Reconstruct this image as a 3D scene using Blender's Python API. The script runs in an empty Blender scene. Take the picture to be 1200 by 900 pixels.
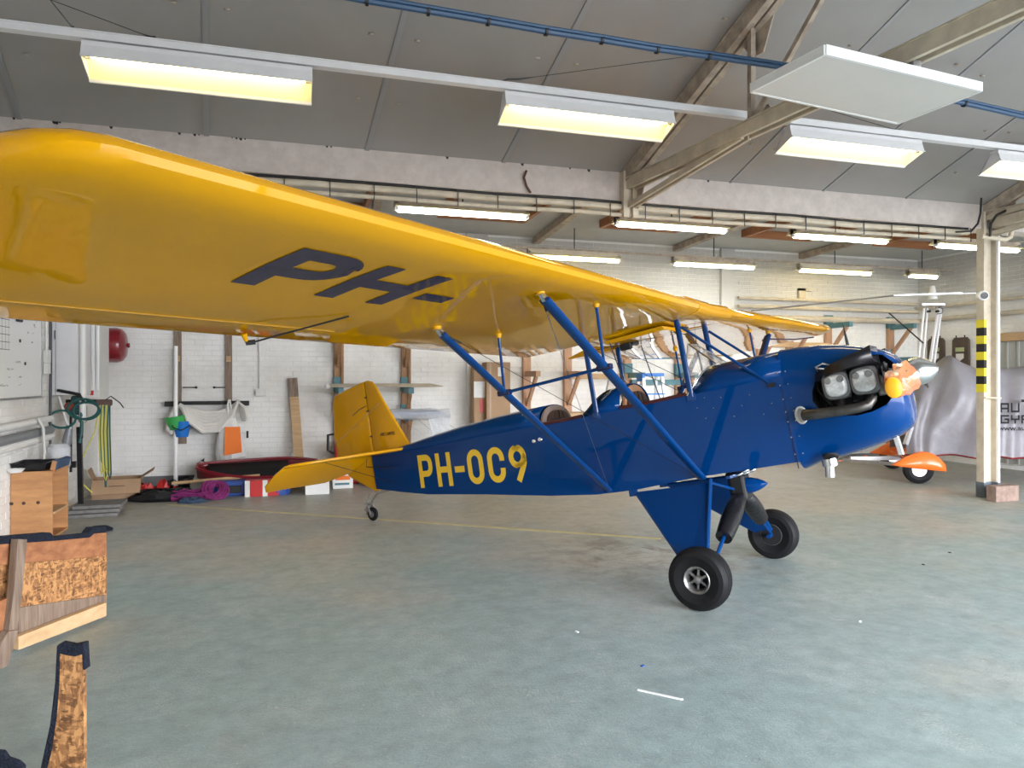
import bpy, bmesh, math, random
from mathutils import Vector, Matrix
random.seed(7)
COL = bpy.context.scene.collection
SC = bpy.context.scene
PI = math.pi

# ------------------------------------------------------------------ camera
FPX, CAMH, YAW = 850.0, 1.5606, math.radians(16.9)
cam = bpy.data.cameras.new('camera'); cam.sensor_width = 36; cam.lens = FPX/1200*36
cam.shift_y = -(450-442.5)/1200; cam.clip_start = .05; cam.clip_end = 300
co = bpy.data.objects.new('camera', cam); COL.objects.link(co)
co.location = (0, 0, CAMH); co.rotation_euler = (PI/2, 0, -YAW)
SC.camera = co

# ------------------------------------------------------------------ light
SC.view_settings.view_transform = 'Standard'; SC.view_settings.look = 'None'
SC.view_settings.gamma = 1; SC.view_settings.use_curve_mapping = False
SC.view_settings.exposure = 1.68
w = bpy.data.worlds.new('sky'); SC.world = w; w.use_nodes = True
nt = w.node_tree; nt.nodes.clear()
wo = nt.nodes.new('ShaderNodeOutputWorld'); bg = nt.nodes.new('ShaderNodeBackground')
tc = nt.nodes.new('ShaderNodeTexCoord'); sp = nt.nodes.new('ShaderNodeSeparateXYZ')
cr = nt.nodes.new('ShaderNodeValToRGB')
cr.color_ramp.elements[0].position = .0; cr.color_ramp.elements[0].color = (.30, .30, .27, 1)
cr.color_ramp.elements[1].position = .04; cr.color_ramp.elements[1].color = (.90, .925, 1.0, 1)
nt.links.new(tc.outputs['Generated'], sp.inputs[0]); nt.links.new(sp.outputs['Z'], cr.inputs[0])
nt.links.new(cr.outputs[0], bg.inputs[0]); bg.inputs[1].default_value = 7.5
nt.links.new(bg.outputs[0], wo.inputs[0])
def portal(loc, rot, sx, sy):
    l = bpy.data.lights.new('daylight_portal', 'AREA'); l.shape = 'RECTANGLE'; l.size = sx; l.size_y = sy
    l.cycles.is_portal = True
    o = bpy.data.objects.new('daylight_portal', l); COL.objects.link(o); o.location = loc; o.rotation_euler = rot
# the hangar's wide doors stand open behind the camera
HX0, HX1, HY0 = -2.57, 14.2, -2.4
portal((7.8, HY0+.05, 1.9), (-PI/2, 0, PI), 12.4, 3.7)
LAMP = 10.0

# ------------------------------------------------------------------ materials
def mat(name, col, rough=.5, metal=0, spec=.5, coat=0, coatr=.05, coatior=1.5, emis=None, es=0, trans=0, alpha=1, ior=1.45,
        n_amt=0, n_scale=5, col2=None, bump=0, b_scale=20, stretch=None, bdist=.01, detail=4, r_var=0, coords='Object'):
    m = bpy.data.materials.new(name); m.use_nodes = True; N = m.node_tree; b = N.nodes['Principled BSDF']; L = N.links
    c4 = (*col, 1)
    b.inputs['Base Color'].default_value = c4; b.inputs['Roughness'].default_value = rough
    b.inputs['Metallic'].default_value = metal; b.inputs['Specular IOR Level'].default_value = spec
    b.inputs['Coat Weight'].default_value = coat; b.inputs['Coat Roughness'].default_value = coatr
    b.inputs['Coat IOR'].default_value = coatior
    b.inputs['Transmission Weight'].default_value = trans; b.inputs['Alpha'].default_value = alpha
    b.inputs['IOR'].default_value = ior
    if emis: b.inputs['Emission Color'].default_value = (*emis, 1); b.inputs['Emission Strength'].default_value = es
    t = N.nodes.new('ShaderNodeTexCoord'); mp = N.nodes.new('ShaderNodeMapping')
    L.new(t.outputs[coords], mp.inputs[0])
    if stretch: mp.inputs['Scale'].default_value = stretch
    if n_amt or col2:
        n = N.nodes.new('ShaderNodeTexNoise'); n.inputs['Scale'].default_value = n_scale; n.inputs['Detail'].default_value = detail
        n.inputs['Roughness'].default_value = .6
        L.new(mp.outputs[0], n.inputs['Vector'])
        r = N.nodes.new('ShaderNodeValToRGB'); r.color_ramp.elements[0].position = .35; r.color_ramp.elements[1].position = .68
        c2 = col2 if col2 else tuple(c*(1-n_amt) for c in col)
        r.color_ramp.elements[0].color = (*c2, 1); r.color_ramp.elements[1].color = c4
        L.new(n.outputs[0], r.inputs[0]); L.new(r.outputs[0], b.inputs['Base Color'])
        if r_var:
            mr = N.nodes.new('ShaderNodeMapRange'); mr.inputs[3].default_value = rough-r_var; mr.inputs[4].default_value = rough+r_var
            L.new(n.outputs[0], mr.inputs[0]); L.new(mr.outputs[0], b.inputs['Roughness'])
    if bump:
        n2 = N.nodes.new('ShaderNodeTexNoise'); n2.inputs['Scale'].default_value = b_scale; n2.inputs['Detail'].default_value = 3
        L.new(mp.outputs[0], n2.inputs['Vector'])
        bp = N.nodes.new('ShaderNodeBump'); bp.inputs['Strength'].default_value = bump; bp.inputs['Distance'].default_value = bdist
        L.new(n2.outputs[0], bp.inputs['Height']); L.new(bp.outputs[0], b.inputs['Normal'])
        if coat: L.new(bp.outputs[0], b.inputs['Coat Normal'])
    return m
def wood(name, c1, c2, scale=6, rough=.6, axis=0):
    st = [8, 8, 8]; st[axis] = .6
    return mat(name, c1, rough, n_scale=scale, col2=c2, stretch=tuple(st), bump=.15, b_scale=scale*2, detail=6)
M = {}
M['yellow'] = mat('yellow_dope', (.58, .275, .0015), .35, coat=1, coatior=1.36, spec=.0, coatr=.015, bump=.30, b_scale=2.2, bdist=.012, n_amt=.06, n_scale=3)
M['blue'] = mat('blue_dope', (.0003, .034, .150), .35, spec=.0, coat=1, coatior=1.27, coatr=.02, bump=.12, b_scale=3, bdist=.01)
M['navy'] = mat('navy_lettering', (.002, .006, .045), .25, coat=.3, spec=.3, coatr=.05)
M['regyellow'] = mat('yellow_lettering', (.78, .50, .03), .35)
M['strutblue'] = mat('strut_blue', (.0006, .036, .15), .3, coat=.5, spec=.1)
M['chrome'] = mat('bright_metal', (.72, .72, .72), .22, metal=1)
M['alu'] = mat('aluminium', (.55, .55, .56), .38, metal=1, n_amt=.2, n_scale=12)
M['castalu'] = mat('cast_aluminium', (.36, .36, .35), .42, metal=.8, n_amt=.5, n_scale=14)
M['rimalu'] = mat('oiled_cast_rim', (.20, .20, .20), .4, metal=.8, n_amt=.3, n_scale=20)
M['coveralu'] = mat('rough_cast_cover', (.80, .80, .78), .5, metal=.25, n_amt=.35, n_scale=30, bump=.4, b_scale=40)
M['darkmetal'] = mat('dark_steel', (.05, .05, .055), .4, metal=.8, n_amt=.4)
M['exhaust'] = mat('exhaust_steel', (.13, .12, .11), .42, metal=.85, n_amt=.5, n_scale=9)
M['black'] = mat('black_shell', (.008, .008, .01), .3)
M['matblack'] = mat('engine_bay_black', (.006, .006, .007), .8)
M['rubber'] = mat('tyre_rubber', (.009, .009, .010), .6, spec=.25, n_amt=.3, n_scale=8)
M['leather'] = mat('black_leather', (.007, .007, .008), .36, bump=.5, b_scale=22)
M['leatherred'] = mat('dark_red_leather', (.06, .012, .012), .45)
M['tan'] = mat('tan_leather', (.55, .30, .16), .5, n_amt=.2)
M['greypad'] = mat('grey_brown_leather', (.28, .22, .20), .5, n_amt=.2)
M['brown'] = mat('brown_leather', (.09, .045, .035), .5, n_amt=.4)
M['glass'] = mat('windscreen_glass', (.9, .93, .95), .05, trans=1, alpha=.35, ior=1.1)
M['orangebag'] = mat('orange_plastic_cover', (.78, .19, .03), .3, coat=.6, bump=.9, b_scale=16, bdist=.03, col2=(.62, .17, .06), n_scale=9)
M['yellowblade'] = mat('yellow_blade_tip', (.9, .42, .02), .35)
M['white'] = mat('white_paint', (.78, .77, .74), .5, n_amt=.08)
M['whitemetal'] = mat('white_enamel', (.72, .71, .72), .4, n_amt=.05)
M['cream'] = mat('cream_steel_paint', (.62, .54, .42), .55, n_amt=.22, n_scale=7)
M['dirtycream'] = mat('dusty_cream_paint', (.50, .42, .33), .65, col2=(.30, .24, .19), n_scale=9)
M['beam'] = mat('beam_paint', (.58, .51, .47), .7, col2=(.48, .42, .385), n_scale=9, bump=.3, b_scale=40)
M['plaster'] = mat('mortar_white', (.78, .77, .74), .8, n_amt=.1)
M['ceil'] = mat('ceiling_board', (.315, .298, .285), .24, spec=.9, n_amt=.06, n_scale=2, bump=.05, b_scale=2, r_var=.05)
M['ceilback'] = mat('ceiling_backing', (.10, .10, .10), .7)
M['seam'] = mat('seam_strip_grey', (.27, .265, .27), .5)
M['lowceil'] = mat('lean_to_ceiling_board', (.50, .51, .50), .6, n_amt=.1)
M['heater'] = mat('radiant_panel_white', (.72, .70, .66), .5, n_amt=.03)
M['bluecable'] = mat('blue_cable', (.03, .075, .15), .45)
M['blackcable'] = mat('black_cable', (.015, .015, .015), .5)
M['lamp'] = mat('lamp_glow', (1, 1, 1), .5, emis=(1.0, .80, .34), es=LAMP*.8)
M['lampw'] = mat('lamp_glow_white', (1, 1, 1), .5, emis=(1.0, .98, .82), es=LAMP*.75)
M['reflector'] = mat('reflector_enamel', (.82, .74, .46), .35)
M['timber'] = wood('brown_timber', (.42, .24, .12), (.25, .13, .06), axis=2)
M['timberold'] = wood('weathered_timber', (.30, .22, .16), (.16, .11, .08), axis=2)
M['timberx'] = wood('pale_timber', (.62, .42, .23), (.48, .30, .15), axis=0)
M['rackwood'] = wood('pinkish_rack_timber', (.58, .36, .23), (.44, .24, .14), axis=2)
M['timbery'] = wood('pale_batten_timber', (.66, .45, .25), (.52, .33, .17), scale=2, axis=1)
M['redwoody'] = wood('red_pine', (.42, .18, .075), (.24, .09, .04), scale=3, axis=1)
M['redwood'] = wood('reddish_timber', (.40, .17, .07), (.26, .10, .04), scale=2, axis=0)
M['ply'] = mat('plywood', (.56, .29, .12), .55, col2=(.40, .19, .08), n_scale=3, stretch=(1, 1, 5), detail=5)
M['cardboard'] = mat('cardboard', (.42, .27, .16), .8, n_amt=.12)
M['carpet'] = mat('navy_carpet', (.010, .016, .036), .95, bump=1, b_scale=120, bdist=.02, n_amt=.5, n_scale=60)
M['carpetlight'] = mat('blue_carpet', (.07, .12, .22), .95, bump=1, b_scale=120, n_amt=.4, n_scale=60)
M['teal'] = mat('teal_paint', (.10, .23, .27), .55, n_amt=.2)
M['purewhite'] = mat('white_gloss', (.85, .85, .84), .3)
M['greenpl'] = mat('green_plastic', (.05, .38, .09), .4)
M['bluepl'] = mat('blue_plastic', (.01, .16, .55), .4)
M['casepl'] = mat('blue_case_plastic', (.02, .07, .30), .45)
M['red'] = mat('red_gloss', (.22, .012, .02), .28, coat=.5)
M['redbright'] = mat('red_plastic', (.55, .03, .03), .4)
M['redboat'] = mat('dark_red_gelcoat', (.16, .012, .018), .35, coat=.4)
M['orange'] = mat('orange_fairing', (.85, .17, .02), .35, coat=.4)
M['orangebag2'] = mat('orange_print', (.9, .20, .02), .5)
M['milky'] = mat('milky_plastic', (.75, .74, .72), .4, bump=.8, b_scale=12, bdist=.02)
M['cloth'] = mat('off_white_canvas', (.76, .73, .68), .85, n_amt=.15, bump=.4, b_scale=30)
M['film'] = mat('clear_film', (.75, .78, .82), .2, alpha=.5, bump=1, b_scale=14, bdist=.03)
M['magenta'] = mat('magenta_rope', (.30, .03, .16), .8, col2=(.12, .01, .10), n_scale=60)
M['yellowhose'] = mat('yellow_hose', (.55, .50, .10), .5)
M['greenhose'] = mat('green_hose', (.01, .08, .075), .5)
M['greymetal'] = mat('grey_pipe', (.25, .26, .27), .45, metal=.3)
M['slab'] = mat('grey_concrete_slab', (.22, .21, .20), .9, n_amt=.3, n_scale=10)
M['brickblock'] = mat('rough_block', (.30, .21, .17), .85, n_amt=.35, n_scale=12)
M['tarp'] = mat('silver_grey_tarpaulin', (.235, .228, .25), .38, col2=(.185, .17, .185), n_scale=2, bump=.5, b_scale=4, bdist=.03)
M['ink'] = mat('black_ink', (.01, .01, .01), .5)
M['hazyellow'] = mat('hazard_yellow', (.72, .60, .02), .45)
M['shield'] = mat('worn_brown_board', (.12, .085, .06), .6, n_amt=.4)
M['greypanel'] = mat('ribbed_grey_panel', (.42, .43, .40), .5)
M['darkbase'] = mat('wall_foot_grey_paint', (.20, .20, .20), .7, n_amt=.2)
M['yellowline'] = mat('yellow_line_paint', (.66, .60, .30), .6, n_amt=.25, n_scale=8)

def osb_mat():
    m = bpy.data.materials.new('strand_board'); m.use_nodes = True; N = m.node_tree; b = N.nodes['Principled BSDF']; L = N.links
    t = N.nodes.new('ShaderNodeTexCoord'); prev = None
    cols = []
    for k, (rot, sc) in enumerate((((.2, .3, .6), (60, 190, 60)), ((.5, .1, -1.0), (60, 60, 200)), ((.1, .7, 2.1), (190, 50, 70)))):
        mp = N.nodes.new('ShaderNodeMapping'); mp.inputs['Rotation'].default_value = rot; mp.inputs['Scale'].default_value = sc
        v = N.nodes.new('ShaderNodeTexVoronoi'); v.inputs['Scale'].default_value = .55
        L.new(t.outputs['Object'], mp.inputs[0]); L.new(mp.outputs[0], v.inputs['Vector'])
        cols.append(v)
    sep = [N.nodes.new('ShaderNodeSeparateColor') for _ in cols]
    for v, s in zip(cols, sep): L.new(v.outputs['Color'], s.inputs[0])
    mx = N.nodes.new('ShaderNodeMath'); mx.operation = 'MAXIMUM'; L.new(sep[0].outputs[0], mx.inputs[0]); L.new(sep[1].outputs[1], mx.inputs[1])
    mu = N.nodes.new('ShaderNodeMath'); mu.operation = 'MULTIPLY'; L.new(mx.outputs[0], mu.inputs[0])
    ad = N.nodes.new('ShaderNodeMath'); ad.operation = 'ADD'; ad.inputs[1].default_value = .45; L.new(sep[2].outputs[2], ad.inputs[0])
    L.new(ad.outputs[0], mu.inputs[1])
    r = N.nodes.new('ShaderNodeValToRGB')
    r.color_ramp.elements[0].position = .1; r.color_ramp.elements[0].color = (.11, .045, .015, 1)
    r.color_ramp.elements[1].position = 1; r.color_ramp.elements[1].color = (.54, .27, .10, 1)
    e = r.color_ramp.elements.new(.5); e.color = (.31, .14, .05, 1)
    L.new(mu.outputs[0], r.inputs[0]); L.new(r.outputs[0], b.inputs['Base Color']); b.inputs['Roughness'].default_value = .65
    return m
M['osb'] = osb_mat()

def brick_mat():
    m = mat('painted_brick', (.66, .65, .62), .55, n_amt=0)
    N = m.node_tree; b = N.nodes['Principled BSDF']; L = N.links
    g = N.nodes.new('ShaderNodeNewGeometry')
    n = N.nodes.new('ShaderNodeTexNoise'); n.inputs['Scale'].default_value = .9; n.inputs['Detail'].default_value = 6; n.inputs['Roughness'].default_value = .65
    L.new(g.outputs['Position'], n.inputs['Vector'])
    n2 = N.nodes.new('ShaderNodeTexNoise'); n2.inputs['Scale'].default_value = 30; n2.inputs['Detail'].default_value = 4
    L.new(g.outputs['Position'], n2.inputs['Vector'])
    r = N.nodes.new('ShaderNodeValToRGB'); r.color_ramp.elements[0].position = .34; r.color_ramp.elements[0].color = (.70, .67, .63, 1)
    r.color_ramp.elements[1].position = .6; r.color_ramp.elements[1].color = (.86, .85, .82, 1)
    L.new(n.outputs[0], r.inputs[0])
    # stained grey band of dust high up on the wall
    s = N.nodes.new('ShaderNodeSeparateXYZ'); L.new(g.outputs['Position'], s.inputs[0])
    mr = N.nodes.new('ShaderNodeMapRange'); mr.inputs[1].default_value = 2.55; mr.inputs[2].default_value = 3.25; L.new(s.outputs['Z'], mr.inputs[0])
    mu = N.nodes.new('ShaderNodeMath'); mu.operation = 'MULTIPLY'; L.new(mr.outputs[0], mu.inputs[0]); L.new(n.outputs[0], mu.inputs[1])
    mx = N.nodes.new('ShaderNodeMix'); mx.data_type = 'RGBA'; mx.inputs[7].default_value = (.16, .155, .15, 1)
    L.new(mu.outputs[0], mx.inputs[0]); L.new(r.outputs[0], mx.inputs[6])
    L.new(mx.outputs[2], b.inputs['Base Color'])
    bp = N.nodes.new('ShaderNodeBump'); bp.inputs['Strength'].default_value = .4; bp.inputs['Distance'].default_value = .01
    L.new(n2.outputs[0], bp.inputs['Height']); L.new(bp.outputs[0], b.inputs['Normal'])
    return m
M['brick'] = brick_mat()

def floor_mat():
    m = bpy.data.materials.new('painted_concrete'); m.use_nodes = True; N = m.node_tree; b = N.nodes['Principled BSDF']; L = N.links
    g = N.nodes.new('ShaderNodeNewGeometry')
    def noise(sc, det=5, ro=.6, dist=0, lac=2):
        n = N.nodes.new('ShaderNodeTexNoise'); n.inputs['Scale'].default_value = sc; n.inputs['Detail'].default_value = det
        n.inputs['Roughness'].default_value = ro; n.inputs['Distortion'].default_value = dist
        L.new(g.outputs['Position'], n.inputs['Vector']); return n
    def ramp(n, p0, c0, p1, c1):
        r = N.nodes.new('ShaderNodeValToRGB'); r.color_ramp.elements[0].position = p0; r.color_ramp.elements[0].color = (*c0, 1)
        r.color_ramp.elements[1].position = p1; r.color_ramp.elements[1].color = (*c1, 1); L.new(n.outputs[0], r.inputs[0]); return r
    def mix(fac, a, bb, mode='MIX'):
        x = N.nodes.new('ShaderNodeMix'); x.data_type = 'RGBA'; x.blend_type = mode
        if isinstance(fac, float): x.inputs[0].default_value = fac
        else: L.new(fac, x.inputs[0])
        L.new(a, x.inputs[6])
        if isinstance(bb, tuple): x.inputs[7].default_value = (*bb, 1)
        else: L.new(bb, x.inputs[7])
        return x.outputs[2]
    # green-grey paint, worn to warm grey concrete towards the back of the hall
    sy = N.nodes.new('ShaderNodeSeparateXYZ'); L.new(g.outputs['Position'], sy.inputs[0])
    wm = N.nodes.new('ShaderNodeMapRange'); wm.inputs[1].default_value = 4.0; wm.inputs[2].default_value = 8.5; wm.inputs[3].default_value = -.14; wm.inputs[4].default_value = .16; L.new(sy.outputs['Y'], wm.inputs[0])
    ad = N.nodes.new('ShaderNodeMath'); ad.operation = 'ADD'; L.new(noise(.55, 5).outputs[0], ad.inputs[0]); L.new(wm.outputs[0], ad.inputs[1])
    base = ramp(ad, .40, (.285, .365, .365), .66, (.40, .385, .335))
    mott = ramp(noise(7, 8, .75), .3, (.72, .72, .72), .72, (1.18, 1.18, 1.18))
    c = mix(1.0, base.outputs[0], mott.outputs[0], 'MULTIPLY')
    grain = ramp(noise(160, 3, .7), .35, (.80, .80, .80), .7, (1.2, 1.2, 1.2))
    c = mix(.6, c, grain.outputs[0], 'MULTIPLY')
    speck = ramp(noise(60, 4, .7, .4), .655, (0, 0, 0), .72, (.75, .75, .75)); c = mix(speck.outputs[0], c, (.66, .70, .68))
    chip = ramp(noise(4.3, 9, .72, .5), .655, (0, 0, 0), .69, (1, 1, 1)); c = mix(chip.outputs[0], c, (.52, .50, .46))
    dark = ramp(noise(5.5, 9, .72), .655, (0, 0, 0), .71, (.6, .6, .6)); c = mix(dark.outputs[0], c, (.14, .13, .12))
    scuff = ramp(noise(1.3, 10, .78, .3), .50, (0, 0, 0), .72, (.75, .75, .75)); gr = ramp(noise(90, 3, .7), .45, (0, 0, 0), .62, (1, 1, 1))
    sm = N.nodes.new('ShaderNodeMath'); sm.operation = 'MULTIPLY'; L.new(scuff.outputs[0], sm.inputs[0]); L.new(gr.outputs[0], sm.inputs[1])
    c = mix(sm.outputs[0], c, (.62, .62, .60))
    # old stain under the undercarriage
    vs = N.nodes.new('ShaderNodeVectorMath'); vs.operation = 'DISTANCE'; vs.inputs[1].default_value = (3.02, 5.83, 0); L.new(g.outputs['Position'], vs.inputs[0])
    mr = N.nodes.new('ShaderNodeMapRange'); mr.inputs[1].default_value = 1.3; mr.inputs[2].default_value = .3; L.new(vs.outputs['Value'], mr.inputs[0])
    sn = ramp(noise(2.6, 8, .72, .4), .46, (0, 0, 0), .60, (.9, .9, .9))
    mm = N.nodes.new('ShaderNodeMath'); mm.operation = 'MULTIPLY'; L.new(mr.outputs[0], mm.inputs[0]); L.new(sn.outputs[0], mm.inputs[1])
    c = mix(mm.outputs[0], c, (.12, .095, .07))
    L.new(c, b.inputs['Base Color'])
    rr = N.nodes.new('ShaderNodeMapRange'); rr.inputs[3].default_value = .30; rr.inputs[4].default_value = .58
    L.new(noise(2.5, 6).outputs[0], rr.inputs[0]); L.new(rr.outputs[0], b.inputs['Roughness'])
    b.inputs['Specular IOR Level'].default_value = .5
    bp = N.nodes.new('ShaderNodeBump'); bp.inputs['Strength'].default_value = .45; bp.inputs['Distance'].default_value = .006
    L.new(noise(60, 5, .7).outputs[0], bp.inputs['Height']); L.new(bp.outputs[0], b.inputs['Normal'])
    return m
M['floor'] = floor_mat()

# ------------------------------------------------------------------ mesh helpers
def basis(d, up=(0, 0, 1)):
    d = Vector(d).normalized(); u = Vector(up)
    if abs(d.dot(u)) > .98: u = Vector((1, 0, 0)) if abs(d.x) < .9 else Vector((0, 1, 0))
    x = d.cross(u).normalized(); y = x.cross(d).normalized()
    return x, y, d
class MB:
    def __init__(s): s.v = []; s.f = []
    def add(s, vs, fs):
        n = len(s.v); s.v += [Vector(p) for p in vs]; s.f += [tuple(i+n for i in f) for f in fs]; return s
    def box(s, x0, x1, y0, y1, z0, z1):
        return s.add([(x0, y0, z0), (x1, y0, z0), (x1, y1, z0), (x0, y1, z0), (x0, y0, z1), (x1, y0, z1), (x1, y1, z1), (x0, y1, z1)],
                     [(0, 3, 2, 1), (4, 5, 6, 7), (0, 1, 5, 4), (1, 2, 6, 5), (2, 3, 7, 6), (3, 0, 4, 7)])
    def obox(s, c, size, rz=0, rx=0, ry=0):
        m = Matrix.Rotation(rz, 3, 'Z') @ Matrix.Rotation(ry, 3, 'Y') @ Matrix.Rotation(rx, 3, 'X'); c = Vector(c); a, b, h = [q/2 for q in size]
        vs = [c + m @ Vector((i*a, j*b, k*h)) for k in (-1, 1) for i, j in ((-1, -1), (1, -1), (1, 1), (-1, 1))]
        return s.add(vs, [(0, 3, 2, 1), (4, 5, 6, 7), (0, 1, 5, 4), (1, 2, 6, 5), (2, 3, 7, 6), (3, 0, 4, 7)])
    def bar(s, p, q, w, h, up=(0, 0, 1)):
        p = Vector(p); q = Vector(q); x, y, d = basis(q-p, up); vs = []
        for o in (p, q):
            for i, j in ((-1, -1), (1, -1), (1, 1), (-1, 1)): vs.append(o + x*i*w/2 + y*j*h/2)
        return s.add(vs, [(0, 3, 2, 1), (4, 5, 6, 7), (0, 1, 5, 4), (1, 2, 6, 5), (2, 3, 7, 6), (3, 0, 4, 7)])
    def rings(s, rings, cap=True, closed=False):
        n = len(rings[0]); base = len(s.v)
        for r in rings: s.v += [Vector(p) for p in r]
        K = len(rings)
        for k in range(K if closed else K-1):
            a = base+k*n; b = base+((k+1) % K)*n
            for i in range(n): s.f.append((a+i, a+(i+1) % n, b+(i+1) % n, b+i))
        if cap and not closed:
            s.f.append(tuple(base+i for i in reversed(range(n)))); s.f.append(tuple(base+(K-1)*n+i for i in range(n)))
        return s
    def tube(s, pts, r, n=8, cap=True, closed=False, flat=1.0, up=(0, 0, 1)):
        pts = [Vector(p) for p in pts]; K = len(pts); R = r if isinstance(r, (list, tuple)) else [r]*K; rg = []; px = None
        for k in range(K):
            if closed: d = pts[(k+1) % K]-pts[k-1]
            else: d = pts[min(k+1, K-1)]-pts[max(k-1, 0)]
            if px is None: x, y, d = basis(d, up)
            else:
                d.normalize(); x = (px - d*px.dot(d)).normalized(); y = x.cross(d)
            px = x
            rg.append([pts[k] + (x*math.cos(2*PI*i/n) + y*math.sin(2*PI*i/n)*flat)*R[k] for i in range(n)])
        return s.rings(rg, cap, closed)
    def foil(s, p, q, chord, thick, cdir):                       # streamlined strut, chord along cdir
        p = Vector(p); q = Vector(q); d = (q-p).normalized(); c = Vector(cdir); c = (c-d*c.dot(d)).normalized(); t = d.cross(c)
        prof = [(.5, 0), (.38, .36), (.15, .5), (-.15, .42), (-.5, .04), (-.5, -.04), (-.15, -.42), (.15, -.5), (.38, -.36)]
        return s.rings([[o + c*a*chord + t*b*thick for a, b in prof] for o in (p, q)])
    def lathe(s, prof, o, axis, n=24, up=(0, 0, 1)):
        o = Vector(o); x, y, d = basis(axis, up)
        return s.rings([[o + d*h + (x*math.cos(2*PI*i/n) + y*math.sin(2*PI*i/n))*max(r, 1e-4) for i in range(n)] for r, h in prof])
    def prism(s, poly, vec):
        vec = Vector(vec); n = len(poly); P = [Vector(p) for p in poly]
        return s.add(P + [p+vec for p in P], [tuple(reversed(range(n))), tuple(range(n, 2*n))] + [(i, (i+1) % n, n+(i+1) % n, n+i) for i in range(n)])
    def ball(s, c, r, n=10, m=6, sc=(1, 1, 1)):
        c = Vector(c)
        return s.rings([[c + Vector((sc[0]*r*math.sin(t)*math.cos(2*PI*i/n), sc[1]*r*math.sin(t)*math.sin(2*PI*i/n), sc[2]*r*math.cos(t))) for i in range(n)]
                        for t in [max(.02, min(PI-.02, PI*k/m)) for k in range(m+1)]])
    def build(s, name, m, parent=None, xf=None, smooth=True, ang=35, bevel=0, label=None, kind=None, recalc=True, solid=0):
        me = bpy.data.meshes.new(name)
        vs = [xf @ v for v in s.v] if xf else s.v
        me.from_pydata([tuple(v) for v in vs], [], s.f)
        if recalc:
            bm = bmesh.new(); bm.from_mesh(me); bmesh.ops.recalc_face_normals(bm, faces=bm.faces); bm.to_mesh(me); bm.free()
        me.materials.append(m)
        if smooth:
            me.polygons.foreach_set('use_smooth', [True]*len(me.polygons)); me.set_sharp_from_angle(angle=math.radians(ang))
        o = bpy.data.objects.new(name, me); COL.objects.link(o)
        if parent: o.parent = parent
        if bevel:
            b = o.modifiers.new('bevel', 'BEVEL'); b.width = bevel; b.segments = 2; b.limit_method = 'ANGLE'
        if solid:
            b = o.modifiers.new('solid', 'SOLIDIFY'); b.thickness = solid; b.offset = 0
        if label: o['label'] = label
        if kind: o['kind'] = kind
        return o
def tag(o, label, cat, group=None):
    o['label'] = label; o['category'] = cat
    if group: o['group'] = group
    return o
def thing(name, label, cat, loc=(0, 0, 0), rz=0, group=None):
    o = bpy.data.objects.new(name, None); o.empty_display_size = .1; COL.objects.link(o)
    o.location = loc; o.rotation_euler = (0, 0, rz); return tag(o, label, cat, group)
def centred(mb, name, m, label, cat, group=None, **k):
    """one-mesh thing whose origin is its own base centre"""
    xs = [v.x for v in mb.v]; ys = [v.y for v in mb.v]; zs = [v.z for v in mb.v]
    c = Vector(((min(xs)+max(xs))/2, (min(ys)+max(ys))/2, min(zs)))
    o = mb.build(name, m, None, Matrix.Translation(-c), **k); o.location = c
    return tag(o, label, cat, group)
def struct_root(name, loc=(0, 0, 0)):
    o = bpy.data.objects.new(name, None); COL.objects.link(o); o.location = loc; o['kind'] = 'structure'; return o
def dup(root, **kw):
    r = root.copy(); COL.objects.link(r)
    for ch in list(root.children):
        c = ch.copy(); COL.objects.link(c); c.parent = r
        for g in ch.children:
            d = g.copy(); COL.objects.link(d); d.parent = c
    return r
# a pixel of the 1200x900 photograph as a point on a real plane of the room
Fv = Vector((math.sin(YAW), math.cos(YAW), 0)); Rv = Vector((math.cos(YAW), -math.sin(YAW), 0)); Cv = Vector((0, 0, CAMH))
def ray(u, v): return Fv + Rv*(u-600)/FPX + Vector((0, 0, (442.5-v)/FPX))
def atY(u, v, Y): r = ray(u, v); return Cv + r*(Y/r.y)
def atX(u, v, X): r = ray(u, v); return Cv + r*(X/r.x)
def fl(u, v, z=0): r = ray(u, v); return Cv + r*((z-CAMH)/r.z)

# ================================================================== THE SHELL
YB, XL, XR = 11.27, -2.57, 11.72
BY, EZ, SL, SK = 7.26, 3.81, .423, .0959          # eaves beam line, eaves height, roof slope, skew of the frames
RY = 2.43                                          # ridge
def roofz(Y): return EZ + SL*(BY-Y) if Y > RY else EZ + SL*(BY-RY) - SL*(RY-Y)
def st(o, kind='structure'): o['kind'] = kind; return o
st(MB().box(XL-.2, HX1+.2, HY0-.2, YB+.2, -.2, 0).build('floor', M['floor'], smooth=False))
st(MB().box(-60, 75, -70, HY0-.2, -.25, -.06).build('ground_outside', mat('asphalt', (.24, .24, .23), .85, n_amt=.2), smooth=False))

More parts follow.
